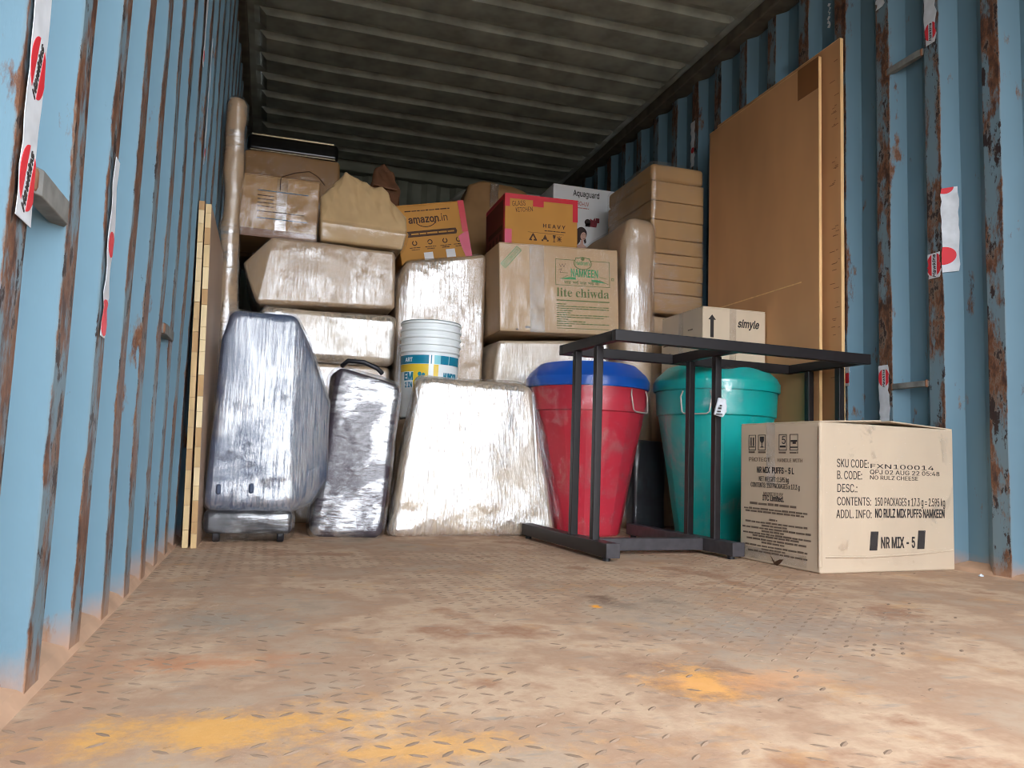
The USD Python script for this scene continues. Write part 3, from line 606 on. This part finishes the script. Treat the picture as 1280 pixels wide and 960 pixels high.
# online-shop carton leaning on it
def smile_box():
    w, d, h = .362, .22, .30
    t = carton('carton', 'orange-brown parcel carton with a smile arrow and red tape, tilted on the tall wrapped carton', 'box', (1.005, 3.90, 1.262), (w, d, h), M_kraft_o, ry=-12.0)
    Fm = lambda m: front(m, w, d, h)
    obj('printed_text', Fm(put2(text('amazon', .034, 'Inter', 2), .065, .205, .155)), M_inkb, t)
    obj('printed_text', Fm(put2(text('.in', .036, 'Inter', 0), .222, .205, .042)), M_inkb, t)
    a = np.linspace(math.radians(215), math.radians(318), 16); arc = [(.155+.062*math.cos(x), .238+.056*math.sin(x)) for x in a]
    obj('printed_mark', Fm(cat_([line2(arc, .004), extr(Polygon([(.203, .207), (.192, .206), (.206, .194)]), .0006)])), M_inkb, t, label='curved arrow under the lettering')
    obj('printed_text', Fm(scribble(.055, .285, .263, .006, 5)), M_inkb, t)
    band = extr(Polygon([(.05, .135), (.30, .135), (.306, .15), (.30, .165), (.05, .165), (.056, .15)]), .0006); obj('printed_band', Fm(band), M_inkb, t)
    sc = scribble(.07, .29, .146, .009, 6); sc.apply_translation([0, 0, .0004]); obj('printed_text', Fm(sc), M_kraft_o, t)
    for i, x in enumerate((.08, .158, .235, .305)):
        ring = Point(x, .105).buffer(.013).difference(Point(x, .105).buffer(.008)).difference(sbox(x-.003, .112, x+.005, .12) if i != 1 else sbox(x-.02, .1, x-.006, .104))
        obj('printed_symbol', Fm(extr(ring, .0006)), M_inkb, t); obj('printed_text', Fm(cat_([scribble(x-.028, x+.028, .08, .004, 70+i), scribble(x-.02, x+.02, .07, .004, 80+i)])), M_inkb, t)
    for x, y in ((.118, .012), (.232, .018)): obj('label_sticker', Fm(put2(rect2(0, 0, .046, .042, .0008), x, y)), M_white, t, label='small white sticker')
    obj('edge_tape', Fm(rect2(w-.03, .14, w, h+.001, .0012)), M_redtape, t, label='red edge tape'); obj('edge_tape', Fm(extr(Polygon([(w-.055, .12), (w, .15), (w, 0), (w-.03, 0), (w-.045, .06)]), .001)), M_pinktape, t, label='pink-red tape corner')
    obj('edge_tape', bx(w/2-.001, w/2+.0012, -d/2, d/2, .1, h), M_redtape, t)
smile_box()
# brown paper thing, blue board and wrapped support far behind
t = thing('crumpled_bag', 'small dark brown crumpled bag peeping over the kraft paper parcel', 'bag', (.80, 4.43, .90))
b = soft(np.array([(-.11, -.1, 0), (.09, -.1, 0), (-.11, .1, 0), (.09, .1, 0), (-.07, -.07, 1.0), (-.03, -.05, 1.05), (.05, -.05, 1.02), (.08, -.07, .90), (-.06, .07, .95), (.06, .07, .96)]), .02, .016, .035, 9, 33); obj('paper', b, M_pd2, t, True)
obj('tie', tube([(-.07, -.10, .90), (-.01, -.105, .89), (.06, -.10, .885)], .006), M_btape, t, True)
t = thing('blue_box', 'flat blue box edge showing behind the tilted orange-brown carton', 'box', (1.0, 4.36, .90))
obj('body', rbox(-.10, .12, -.03, .12, 0, .80, .005), M_bluecloth, t, 30); obj('lid_band', rbox(-.101, .121, -.033, -.029, 0.74, .802, .001), M_bluecloth, t)
t = wrapped('wrapped_carton', 'wide wrapped carton standing far back under the brown lump and the white carton', 'box', c8(.66, 2.2, 4.30, 4.75, 0, .895), M_kraft, F_c, seed=26, ref=.06)
wrapped('wrapped_carton', 'wrapped carton far back, resting on the wide one beneath the white carton', 'box', c8(1.20, 2.2, 4.18, 4.75, .912, 1.345), M_kraft, F_c, seed=27, ref=.05)

# support under namkeen: bright wrapped box
wrapped('wrapped_carton', 'bright film-wrapped carton under the carton with green print, behind the red drum', 'box',
        [(1.195, 3.375, 0), (1.76, 3.385, 0), (1.19, 3.375, .55), (1.215, 3.38, .832), (1.76, 3.385, .866), (1.195, 3.9, 0), (1.76, 3.9, 0), (1.205, 3.9, .832), (1.76, 3.9, .866)], M_kraft_l, F_d, seed=28, r=.02)
def snack2():
    w, d, h = .578, .40, .40
    t = carton('carton', 'kraft carton with green snack print, on the bright wrapped carton', 'box', (1.484, 3.50, .872), (w, d, h), M_kraft_m, ry=-2.6, rz=.5)
    Fm = lambda m: front(m, w, d, h)
    # printed panel: px frame 627..777 x 305..418 mapped on the face
    X = lambda u: (u-627)/150*w; Z = lambda v: (416.5-v-(u0(v)))/108*h
    u0 = lambda v: 0
    Z = lambda v: (417-v)/109*h
    def tx(s, u, v, hh, u1, bold=0, m=M_olive, font='Inter'): obj('printed_text', Fm(put2(text(s, hh, font, bold), X(u), Z(v), X(u1)-X(u))), m, t)
    obj('printed_frame', Fm(frame2(X(696), Z(357), X(766), Z(324), .0028)), M_olive, t)
    ob = affinity.scale(Point(0, 0).buffer(1), .045, .028); ob2 = affinity.scale(Point(0, 0).buffer(1), .042, .025)
    bad = unary_union([affinity.scale(Point(0, 0).buffer(1), .045, .030), sbox(-.036, -.02, .036, .026)])
    obj('emblem', Fm(put2(extr(bad, .0008), X(731), Z(328))), M_kraft_m, t)
    obj('emblem', Fm(put2(extr(bad.difference(bad.buffer(-.004)), .0014), X(731), Z(328))), M_olive, t)
    tt = text("Haldiram's", .017, 'Inter', 1); tt.apply_translation([0, 0, .001]); obj('printed_text', Fm(put2(tt, X(721.5), Z(330), X(740.5)-X(721.5))), M_green, t)
    obj('emblem', Fm(put2(extr(Point(0, 0).buffer(.009), .0016), X(731), Z(322))), M_olive, t)
    tx('NAMKEEN', 715, 345, .034, 750, 2, M_green)
    for q in ([(714, 346), (722, 346), (722, 349), (701, 349)], [(742, 348), (750, 348), (762, 352), (742, 350.5)]):
        obj('printed_ribbon', Fm(extr(Polygon([(X(a), Z(b)) for a, b in q]), .0006)), M_green, t)
    for pts in ([(702, 341), (712, 341)], [(702, 349), (712, 344)], [(752, 344), (762, 346)], [(764, 353), (752, 348)]):
        obj('printed_line', Fm(line2([(X(a), Z(b)) for a, b in pts], .002)), M_olive, t)
    tx('वाह भई वाह भई वा', 707, 354.5, .013, 752, 1, M_olive, 'NotoSansDevanagari')
    tx('\U0001D425\U0001D422\U0001D42D\U0001D41E \U0001D41C\U0001D421\U0001D422\U0001D430\U0001D41D\U0001D41A', 697, 371, .042, 764, 0, M_olive, 'NotoSansMath')
    obj('printed_line', Fm(rect2(X(697), Z(376.5), X(765), Z(375))), M_olive, t)
    for i in range(11):
        e = (709, 764, 764, 718, 715, 764, 757, 712, 735, 764, 717)[i]
        obj('printed_text', Fm(scribble(X(697), X(e), Z(381+i*2.7), .0052, 110+i)), M_olive, t)
    obj('printed_line', Fm(rect2(X(697), Z(411), X(764), Z(410.2))), M_olive, t)
    st = cat_([frame2(0, 0, .115, .030, .003), put2(text('BOTTOM LOCK', .016, 'Inter', 1), .006, .007, .10)])
    obj('printed_stamp', Fm(put2(st, X(634.5), Z(340), rot=48)), M_green, t)
    obj('handwriting', Fm(cat_([line2([(X(a), Z(b)) for a, b in p], .0018) for p in ([(701, 330), (703, 334), (705, 330), (707, 334), (709, 329)], [(700, 338), (704, 336), (702, 341), (706, 341)])])), M_ink2, t)
    obj('printed_symbol', Fm(put2(frame2(0, 0, .013, .013, .003), X(768), Z(348))), M_olive, t)
    obj('packing_tape', Fm(rect2(X(664), 0, X(682), h, .0005)), F_tape2, t)
    obj('stain', Fm(cat_([extr(affinity.scale(Point(X(661), Z(411)).buffer(.008), 1.6, .7), .0006), extr(affinity.scale(Point(X(648), Z(414)).buffer(.006), 1.2, .6), .0006)])), M_ink2, t)
    fb = soft(c8(-w/2-.004, w/2+.004, -d/2-.007, d/2+.004, .0, h+.005), .012, .03, .003, 8, 5); obj('clear_film', fb, F_c, t, True)
M_kraft_m = plain('kraft_carton_board', lin(196, 164, 126), .75, var=.05, vscale=5., stretch=(1, 1, .3))
F_tape2 = film_mat('shiny_tape', (5, 5, 2), base=.08, var=.22, haze=.06, rough=.16, bump=.15, patch=5.)
snack2()
def heavy_box():
    w, d, h = .372, .34, .268
    t = carton('carton', 'orange-brown carton edged with red tape and marked heavy, on the carton with green print', 'box', (1.455, 3.685, 1.30), (w, d, h), M_kraft_o, ry=-1.5)
    Fm = lambda m: front(m, w, d, h); Lm = lambda m: left(m, w, d, h)
    obj('printed_text', Fm(put2(text('H E A V Y', .017, 'Inter', 2), .19, .118, .115)), M_inkb, t); obj('printed_text', Fm(scribble(.20, .31, .1, .005, 3)), M_inkb, t)
    obj('printed_line', Fm(rect2(.115, .088, .3, .0895)), M_inkb, t)
    tri = Polygon([(0, 0), (.034, 0), (.017, .03)])
    obj('printed_symbol', Fm(put2(extr(tri.buffer(.003).difference(tri.buffer(-.004)).difference(sbox(.012, -.005, .02, .006)), .0006), .125, .052)), M_inkb, t, label='recycling triangle')
    obj('printed_symbol', Fm(put2(extr(unary_union([Polygon([(.006, .008), (.03, .008), (.018, .034)]), sbox(0, 0, .009, .008), sbox(.027, 0, .036, .008)]), .0006), .185, .05)), M_inkb, t)
    obj('printed_symbol', Fm(put2(extr(unary_union([Polygon([(0, .034), (.016, .034), (.012, .018), (.004, .018)]), sbox(.0065, 0, .0095, .02), sbox(.002, 0, .014, .003)]), .0006), .242, .05)), M_inkb, t)
    obj('printed_symbol', Fm(put2(cat_([line2([(.0, .002), (.022, .026)], .003), line2([(.022, .002), (0, .026)], .003), line2([(.011, 0), (.011, .03)], .003), line2([(0, .014), (.022, .014)], .003)]), .265, .052)), M_inkb, t)
    obj('handwriting', Fm(put2(cat_([put2(text('GLASS', .024), 0, .03), put2(text('KITCHEN', .022), .022, 0)]), .04, .178, .10, 8)), M_inkb, t, label='handwritten marker note')
    e = .001
    tp = lambda *a, m=M_redtape, n='edge_tape': obj(n, Fm(rect2(*a, .0011)), m, t)
    tp(0, h-.022, w, h+e); tp(0, h-.062, .024, h-.02); tp(w-.026, h-.11, w, h-.02); tp(.14, h-.052, .195, h-.02); tp(0, 0, .034, .095, m=M_pinktape)
    obj('edge_tape', Lm(rect2(0, h-.02, d, h, .001)), M_redtape, t); obj('edge_tape', Lm(rect2(d-.025, 0, d, h, .001)), M_redtape, t)
    obj('printed_band', Lm(extr(Polygon([(.05, .10), (.30, .10), (.30, .125), (.05, .125)]), .0006)), M_inkb, t)
    obj('red_side', Lm(rect2(.002, .002, d-.03, h-.022, .0005)), M_maroon, t, label='reddish brown side panel')
    for i in range(4): obj('printed_text', Lm(rect2(.07+i*.06, .03, .1+i*.06, .085, .0009)), M_inkb, t)
    obj('top_tape', bx(-w/2, w/2, -.03, .03, h, h+.0012), M_redtape, t)
M_maroon = plain('reddish_side', lin(112, 50, 34), .6, var=.12)
heavy_box()
def white_box():
    w, d, h = .415, .33, .545
    t = carton('carton', 'white appliance carton with a printed picture, behind the carton marked heavy', 'box', (1.957, 4.365, 1.362), (w, d, h), M_white, r=.003)
    Fm = lambda m: front(m, w, d, h)
    obj('printed_text', Fm(put2(text('Aquaguard', .034, 'Inter', 1), .123, .487, .165)), M_ink, t)
    obj('printed_text', Fm(put2(text('RO+UV', .024, 'Inter', 1), .15, .432, .072)), M_redp2, t); obj('printed_mark', Fm(extr(Point(.138, .442).buffer(.008), .0006)), M_redprint, t)
    obj('printed_text', Fm(scribble(.15, .225, .415, .006, 31)), M_redp2, t); obj('printed_text', Fm(scribble(.085, .115, .365, .006, 32)), M_ink2, t)
    Pm = lambda m: Fm(put2(m, .035, .100)); Qm = lambda m: Fm(put2(m, .004, .115))
    obj('printed_picture', Pm(cat_([extr(Point(.185, .236).buffer(.02), .0006), rect2(.17, .21, .2, .235)])), M_hair, t)
    obj('printed_picture', Pm(cat_([extr(Polygon([(.2, .212), (.24, .212), (.25, .262), (.235, .25), (.228, .27), (.218, .252), (.2, .26)]), .0006), rect2(.235, .24, .258, .268)])), M_redp3, t)
    hair = affinity.scale(Point(.178, .150).buffer(.034), 1, 1.15).union(Polygon([(.15, .16), (.135, .10), (.15, .075), (.17, .1), (.18, .16)])).union(Polygon([(.2, .15), (.21, .1), (.2, .09), (.19, .12)]))
    obj('printed_picture', Qm(extr(hair, .0006)), M_hair, t, label='printed portrait, dark hair')
    face = affinity.rotate(affinity.scale(Point(.19, .135).buffer(.02), .85, 1.25), -12).union(Polygon([(.14, .04), (.22, .04), (.21, .075), (.192, .085), (.19, .11), (.175, .11), (.172, .085), (.15, .075)]))
    obj('printed_picture', Qm(extr(face, .0009)), M_skin, t, label='printed portrait, face and shoulders')
    obj('printed_picture', Qm(cat_([put2(rect2(0, 0, .010, .0022, .0012), .19, .119), put2(rect2(0, 0, .005, .002, .0012), .183, .141), put2(rect2(0, 0, .005, .002, .0012), .197, .143)])), M_hair, t)
M_redp2 = plain('faded_red_print', lin(190, 120, 112), .6); M_redp3 = plain('crimson_print', lin(150, 52, 62), .6, var=.2, vscale=80.)
white_box()
t = thing('brown_bundle', 'lumpy brown paper bundle with a strip of clear tape, behind the carton marked heavy', 'bundle', (1.41, 4.35, 1.362))
b = soft(np.array([(-.19, -.13, 0), (.2, -.13, 0), (-.21, -.14, .35), (-.16, -.12, .49), (-.1, -.12, .515), (.12, -.12, .515), (.20, -.13, .48), (.215, -.14, .38), (-.19, .14, 0), (.2, .14, 0), (-.15, .12, .49), (.18, .12, .49)]), .03, .018, .012, 9, 41)
obj('paper', b, M_paper_d, t, True); obj('packing_tape', shell(T(hull([(-.03, -.15, .2), (.0, -.15, .2), (-.03, -.145, .49), (.0, -.145, .49)], .008).refine_to_length(.02)), 0, .006, 30, 3), F_tape2, t, True)
# tubular metal bed frame lying across the back
t = thing('metal_bed_frame', 'tubular metal bed frame lying behind the brown bundle and the white carton', 'bed frame', (1.75, 4.85, 0))
a = np.linspace(0, 1, 10)
arc = [(-.66, -.12, 1.70), (-.55, -.06, 1.83), (-.47, -.02, 1.93), (-.41, 0, 1.99), (-.36, 0, 2.02), (-.30, 0, 2.035)] + [(-.3+.9*s, .02, 2.035+.05*s) for s in (.1, .3, .5, .7, 1.)]
obj('head_tube', tube(arc, .016, 10), M_tubem, t, True)
obj('cross_tube', tube([(-.34, .05, 1.965), (0, .05, 1.985), (.58, .05, 2.02)], .011, 10), M_tubem, t, True)
for x in (-.28, -.04, .2, .44): obj('upright_tube', tube([(x, .03, 2.03+.05*(x+.3)/.9), (x, .035, 1.6), (x, .04, 1.0)], .008, 8), M_tubem, t, True)
obj('leg_tube', tube([(.57, .03, 2.07), (.57, .03, 0)], .016, 10), M_tubem, t, True); obj('leg_tube', tube([(-.66, -.12, 1.70), (-.68, -.10, 1.6), (-.68, -.08, 1.0)], .016, 10), M_tubem, t, True)
# standing wrapped slab and tall stack by the plywood
wrapped('wrapped_mattress', 'rounded film-wrapped slab standing on end between the green-print carton and the tall taped stack', 'bundle',
        [(1.80, 3.29, 0), (1.955, 3.29, 0), (1.79, 3.29, 1.40), (1.80, 3.285, 1.455), (1.955, 3.29, 1.455), (1.79, 4.1, 0), (1.955, 4.1, 0), (1.79, 4.1, 1.44), (1.955, 4.1, 1.44)], M_kraft, F_v, seed=51, r=.05, famp=.012, body='padding')
st = thing('taped_stack', 'tall film-wrapped block of flat cartons beside the plywood sheets', 'box', (2.135, 3.69, 1.035))
zs = [0, .10, .17, .245, .30, .375, .47, .565, .665, .755]
for i in range(len(zs)-1):
    b = soft(c8(-.147, .147, -.265, .26, zs[i]+.0006, zs[i+1]-.0006), (.007 if i < len(zs)-2 else .02), .03, .003, 7, 60+i)
    obj('flat_carton', b, M_kraft_d, st, True)
b = soft(c8(-.151, .151, -.269, .264, .0, .762), .024, .03, .003, 6, 71); obj('stretch_film', shell(b, .003, .008, 18, 72, (1, 1, .6)), F_h2, st, True)
wrapped('wrapped_carton', 'wrapped carton low beside the plywood, under the tall taped stack', 'box', c8(1.985, 2.285, 3.43, 3.95, 0, 1.02), M_kraft, F_c, seed=73)
def arrow_box():
    w, d, h = .305, .36, .255
    t = carton('carton', 'kraft carton with a black up arrow, resting on the teal drum lid', 'box', (2.107, 3.05, .7095), (w, d, h), M_kraft_l)
    Fm = lambda m: front(m, w, d, h); Lm = lambda m: left(m, w, d, h)
    ar = Polygon([(.036, .125), (.052, .125), (.052, .20), (.062, .20), (.044, .222), (.026, .20), (.036, .20)])
    obj('printed_arrow', Fm(extr(ar, .0006)), M_ink, t); obj('printed_text', Fm(put2(text('THIS SIDE UP', .009, 'Inter', 2), .02, .106, .055)), M_ink, t)
    sm = text('simyle', .032, 'Inter', 2); v = np.array(sm.vertices); v[:, 0] += v[:, 1]*.25; sm.vertices = v
    obj('printed_text', Fm(put2(sm, .165, .178, .105)), M_ink, t)
    obj('packing_tape', Fm(rect2(.128, .0, .16, h, .0006)), F_tape2, t); obj('packing_tape', Lm(rect2(.16, 0, .2, h, .0006)), F_tape, t)
    for i, (x, z, l) in enumerate(((.06, .16, .05), (.02, .12, .05), (.24, .165, .04), (.05, .08, .04), (.22, .07, .05))): obj('printed_text', Lm(scribble(x, x+l, z, .005, 130+i)), M_ink2, t)
arrow_box()

# ------------------------------------------------------------------ plywood sheets by the right wall
def ply(label, x0, x1, y0, y1, h, tape):
    t = thing('plywood_sheet', label, 'board', ((x0+x1)/2, (y0+y1)/2, 0), group='plywood sheets'); a, b_ = (x1-x0)/2, (y1-y0)/2
    obj('sheet', bx(-a, a, -b_+.003, b_, 0, h), M_ply, t); obj('front_edge', rbox(-a, a, -b_, -b_+.0035, 0, h, .0012), M_plye, t); obj('top_edge', bx(-a, a, -b_+.003, b_, h, h+.002), M_plye, t)
    if tape: obj('brown_tape', bx(-a-.001, -a, -b_+.002, -b_+.13, h-.13, h+.001), M_btape, t, label='square of brown tape at the top corner')
    else:
        r = np.random.default_rng(5); q = []
        for i in range(46):
            z = r.uniform(.55, h-.08); l = r.uniform(.006, .03); y = -b_ + r.uniform(.008, .04)
            q.append(bx(-a-.0006, -a, y, y+l, z, z+.0025))
        obj('scratch', cat_(q), M_btape, t, kind='stuff')
    return t
t = ply('large plywood sheet on edge with brown tape at its top corner', 2.264, 2.277, 2.53, 3.345, 1.945, True)
obj('chalk_line', bx(-.0072, -.0066, -.3, .35, 1.045, 1.050), M_plye, t)
ply('second plywood sheet on edge, between the taped sheet and the right wall', 2.297, 2.311, 2.445, 3.33, 1.985, False)

# ------------------------------------------------------------------ stack of white buckets
def buckets():
    o = (.889, 3.285, .455)
    bo = .128
    cols = []
    ztop = .405
    for k in range(4):
        last = k == 0
        t = thing('bucket', ['white paint bucket with a teal and yellow label, lowest of the nested stack', 'white bucket nested second from the bottom of the stack', 'white bucket nested third from the bottom of the stack', 'white bucket at the top of the nested stack'][k], 'bucket', (o[0], o[1], o[2] + k*.030), group='nested white buckets')
        zt = .31; rb, rt = .114, .124
        z0 = 0 if last else .22
        prof = [(0, .0), (rb, .0), (rb+.003, .004), (rt-.002, zt-.048), (rt-.001, zt-.04), (rt+.0035, zt-.036), (rt+.0035, zt-.031), (rt, zt-.028), (rt+.001, zt-.010), (rt+.006, zt-.007), (rt+.006, zt), (rt-.003, zt), (rt-.006, zt-.05), (rb-.002, .006), (0, .006)]
        obj('body', lathe(prof, 64), M_bucket, t, 25)
        if k == 3: obj('lid', lathe([(0, zt-.006), (rt-.008, zt-.006), (rt-.006, zt+.004), (rt+.002, zt+.006), (0, zt+.008)], 64), M_bucket, t, 30)
        if last:
            def wrapm(m, a0):  # flat print bent round the bucket
                m = m.subdivide_to_size(.012) if hasattr(m, 'subdivide_to_size') else m
                v = np.array(m.vertices); rr = rb + (rt-rb)*v[:, 1]/zt + .0016 + v[:, 2]; a = a0 + v[:, 0]/.12
                m = m.copy(); m.vertices = np.stack([rr*np.cos(a), rr*np.sin(a), v[:, 1]], 1); return m
            A = -math.pi/2 - .22
            def band(x0, x1, z0, z1, m_, d=.0006): 
                n_ = max(2, int((x1-x0)/.008)); xs = np.linspace(x0, x1, n_)
                q = cat_([rect2(xs[i], z0, xs[i+1], z1, d) for i in range(n_-1)]); return obj('label_band', wrapm(q, A), m_, t)
            band(-.16, .0, .222, .258, M_tealp); band(.008, .012, .222, .258, M_tealp); band(.022, .048, .222, .258, M_lblue); band(.048, .085, .222, .258, M_tealp); band(.088, .16, .222, .258, M_tealp)
            band(-.16, -.0, .105, .220, M_yellow); band(.02, .04, .105, .220, M_yellow)
            band(-.15, -.065, .09, .19, M_bucket, .0012)
            obj('printed_text', wrapm(put2(text('NUWOOD', .028, 'Inter', 4, .001), .062, .158, .075), A), M_tealp, t)
            tm = text('EM', .03, 'Inter', 3, .002); obj('printed_text', wrapm(put2(tm, -.118, .155, .05), A), M_tealp, t); tm = text('2 IN', .02, 'Inter', 2, .002); obj('printed_text', wrapm(put2(tm, -.11, .125, .04), A), M_tealp, t)
            dz_ = .065
            fl = unary_union([affinity.scale(Point(-.03, .10).buffer(.014), 1, .7), Point(-.044, .092).buffer(.009), Point(-.018, .09).buffer(.008), Point(-.036, .115).buffer(.008), Point(-.02, .112).buffer(.007)])
            obj('printed_mark', wrapm(put2(extr(fl, .0012), 0, dz_), A), M_tealp, t)
            tx2 = text('ART', .016, 'Inter', 2, .0012); obj('printed_text', wrapm(put2(tx2, -.11, .231, .04), A), M_bucket, t)
buckets()
wrapped('wrapped_carton', 'small wrapped carton under the nested white buckets, behind the flared bundle', 'box', c8(.775, 1.0, 3.16, 3.40, 0, .452), M_kraft, F_c, seed=80)
wrapped('dark_bundle', 'dark low wrapped bundle on the floor between the two lidded drums, at the back', 'bundle', c8(1.80, 1.96, 3.17, 3.26, 0, .40), M_dark, F_c, seed=81, r=.02)
wrapped('wrapped_carton', 'film-wrapped parcel on the floor just behind the red drum', 'bundle', c8(1.69, 1.785, 3.29, 3.36, 0, .45), M_kraft, F_d, seed=82, r=.02)

# ------------------------------------------------------------------ lashing bars, stickers and stencils on the walls
def lash(label, side, y0, y1, z, th=.020):
    x = .002 if side == 0 else W-.002; s = 1 if side == 0 else -1
    t = thing('lashing_bar', label, 'bar', (x, (y0+y1)/2, z), group='wall lashing bars'); a = (y1-y0)/2
    m = T(hull([(s*dx, y, dz) for dx, y in ((-.016, -a-.008), (-.006, -a), (.0, -a*.8), (.0, a*.8), (-.006, a), (-.016, a+.008), (-.010, -a), (-.010, a)) for dz in (-th/2, th/2)], .002, 6))
    obj('bar', m, M_rustbar, t, 30)
    for q in (-a*.95, a*.95): obj('weld', T(hull([(s*-.006, q, -.008), (s*-.006, q, .008)], .006, 8)), M_rust2, t, True)
lash('flat steel lashing bar across a recess of the left wall, under the two round stickers', 0, .935, 1.075, .583, .026)
lash('small rusty lashing bar on the left wall beside the blockboard panels', 0, 2.03, 2.20, .585, .022)
lash('steel lashing bar high on the right wall, right of the plywood sheets', 1, 2.10, 2.27, 1.765, .02)
lash('steel lashing bar on the right wall just above the snack carton', 1, 2.10, 2.26, .60, .016)

def torn(w, h, seed, j=.006, n=14):
    r = np.random.default_rng(seed); zz = np.linspace(0, h, n)
    return Polygon([(r.uniform(0, j), z) for z in zz] + [(w - r.uniform(0, j), z) for z in zz[::-1]]).buffer(0)
def sticker(label, side, y, z, w, h, marks, seed, off=.0035, j=.006, slope=0.):
    """paper strip on a wall crest; 2D x runs along the wall so that print reads from inside"""
    x = off if side == 0 else W-off
    t = thing('sticker', label, 'sticker', (x, y, z), group='torn wall labels')
    def on(m):
        m = m.copy(); v = np.array(m.vertices)
        m.vertices = np.stack([v[:, 2], v[:, 0], v[:, 1]], 1) if side == 0 else np.stack([slope*v[:, 0]-v[:, 2], -v[:, 0], v[:, 1]], 1)
        return m
    base = torn(w, h, seed, j)
    obj('paper', on(extr(base, .0008)), M_sticker, t)
    for kind, a, b_, s in marks:
        if kind == 'oval':
            ov = affinity.scale(Point(a, b_).buffer(1), .027*s, .034*s).intersection(base)
            band = affinity.rotate(sbox(a-.0095*s, b_-.06*s, a+.0095*s, b_+.06*s), -14 if side == 0 else 0, origin=(a, b_))
            if not ov.difference(band).is_empty: obj('red_oval', on(put2(extr(ov.difference(band), .0012), 0, 0)), M_redprint, t)
            tm = text('Hawkins', .011*s, 'Inter', 1, .0016); tm.apply_scale([.066*s/(tm.bounds[1, 0]-tm.bounds[0, 0]), 1, 1])
            v = np.array(tm.vertices); v[:, 0] += v[:, 1]*.3; v[:, 0] -= v[:, 0].mean(); v[:, 1] -= v[:, 1].mean()
            v = np.stack([-v[:, 1], v[:, 0], v[:, 2]], 1); tm.vertices = v
            obj('printed_text', on(put2(tm, a, b_, rot=-14 if side == 0 else 0)), M_ink, t)
        if kind == 'dot': obj('red_oval', on(extr(Point(a, b_).buffer(s).intersection(base), .0012)), M_redprint, t)
        if kind == 'bar': obj('printed_mark', on(rect2(a, b_, a+.006, b_+s, .0012)), M_hair, t)
sticker('torn white label strip with two red ovals, on the nearest rib of the left wall', 0, .863, .525, .056, .33, [('oval', .030, .045, 1.0), ('oval', .030, .162, .95), ('bar', .012, .27, .02)], 1)
sticker('torn red and white label strip, on the left wall halfway to the blockboard panels', 0, 1.296, .465, .05, .28, [('dot', .028, .145, .02), ('dot', .024, .03, .028)], 2, j=.018)
sticker('long torn white strip high on the left wall near its dark far end', 0, 2.376, 1.42, .045, .55, [('dot', .02, .03, .016)], 3, j=.02)
sticker('faded white strip on the left wall above the blockboard panels', 0, 2.60, 1.20, .04, .42, [('dot', .02, .04, .013)], 4, j=.02)
sticker('hanging torn label with a red oval, high on the right wall', 1, 2.087, 1.77, .058, .34, [('oval', .03, .045, .95)], 5, j=.012)
sticker('crumpled white label with a red round mark, right wall, right of the plywood', 1, 2.028, .962, .044, .285, [('dot', .006, .055, .030), ('dot', .012, .285, .02)], 6, j=.004, slope=.75)
sticker('small red oval label remnant beside the long white label on the right wall', 1, 2.087, .95, .058, .085, [('oval', .03, .045, 1.15)], 7, j=.008)
sticker('red and white label remnant on the right wall, above the snack carton', 1, 2.316, .48, .055, .20, [('oval', .028, .155, .95)], 8, j=.01)
sticker('little red and white label remnant right beside the table frame corner', 1, 2.49, .62, .03, .10, [('dot', .015, .03, .02)], 9, j=.006)
sticker('dangling white paper scrap at the top of the right wall above the plywood', 1, 2.585, 2.10, .03, .12, [], 10, j=.02)
sticker('torn beige label remnant at the top of the right wall', 1, 2.314, 2.03, .055, .12, [], 11, j=.02)
sticker('pale paper remnant on the dim right wall, over the tall taped stack', 1, 3.68, 1.90, .05, .25, [('dot', .025, .09, .016)], 12, j=.012)
# stencil marks
q = []
for i in range(4): q.append(bx(-.003, -.0022, 0, .012, i*.016, i*.016+.011))
t = thing('stencil_mark', 'black stencilled block high on the left wall', 'marking', (-.014, 1.545, .915))
obj('paint', cat_([bx(-.0, .0012, .0, .03, .0, .028), bx(0, .0012, 0, .03, .032, .05), bx(0, .0012, .0, .006, .054, .062), bx(0, .0012, .024, .03, .054, .062)]), M_ink, t)
t = thing('litter', 'small white scrap on the floor at the foot of the right wall', 'scrap', (2.30, 1.86, 0))
obj('paper', soft([(-.008, -.006, 0), (.008, -.005, 0), (-.006, .005, 0), (.007, .006, 0), (-.004, -.002, .007), (.004, .002, .008)], .002, .005, .001, 90, 3), M_sticker, t, True)
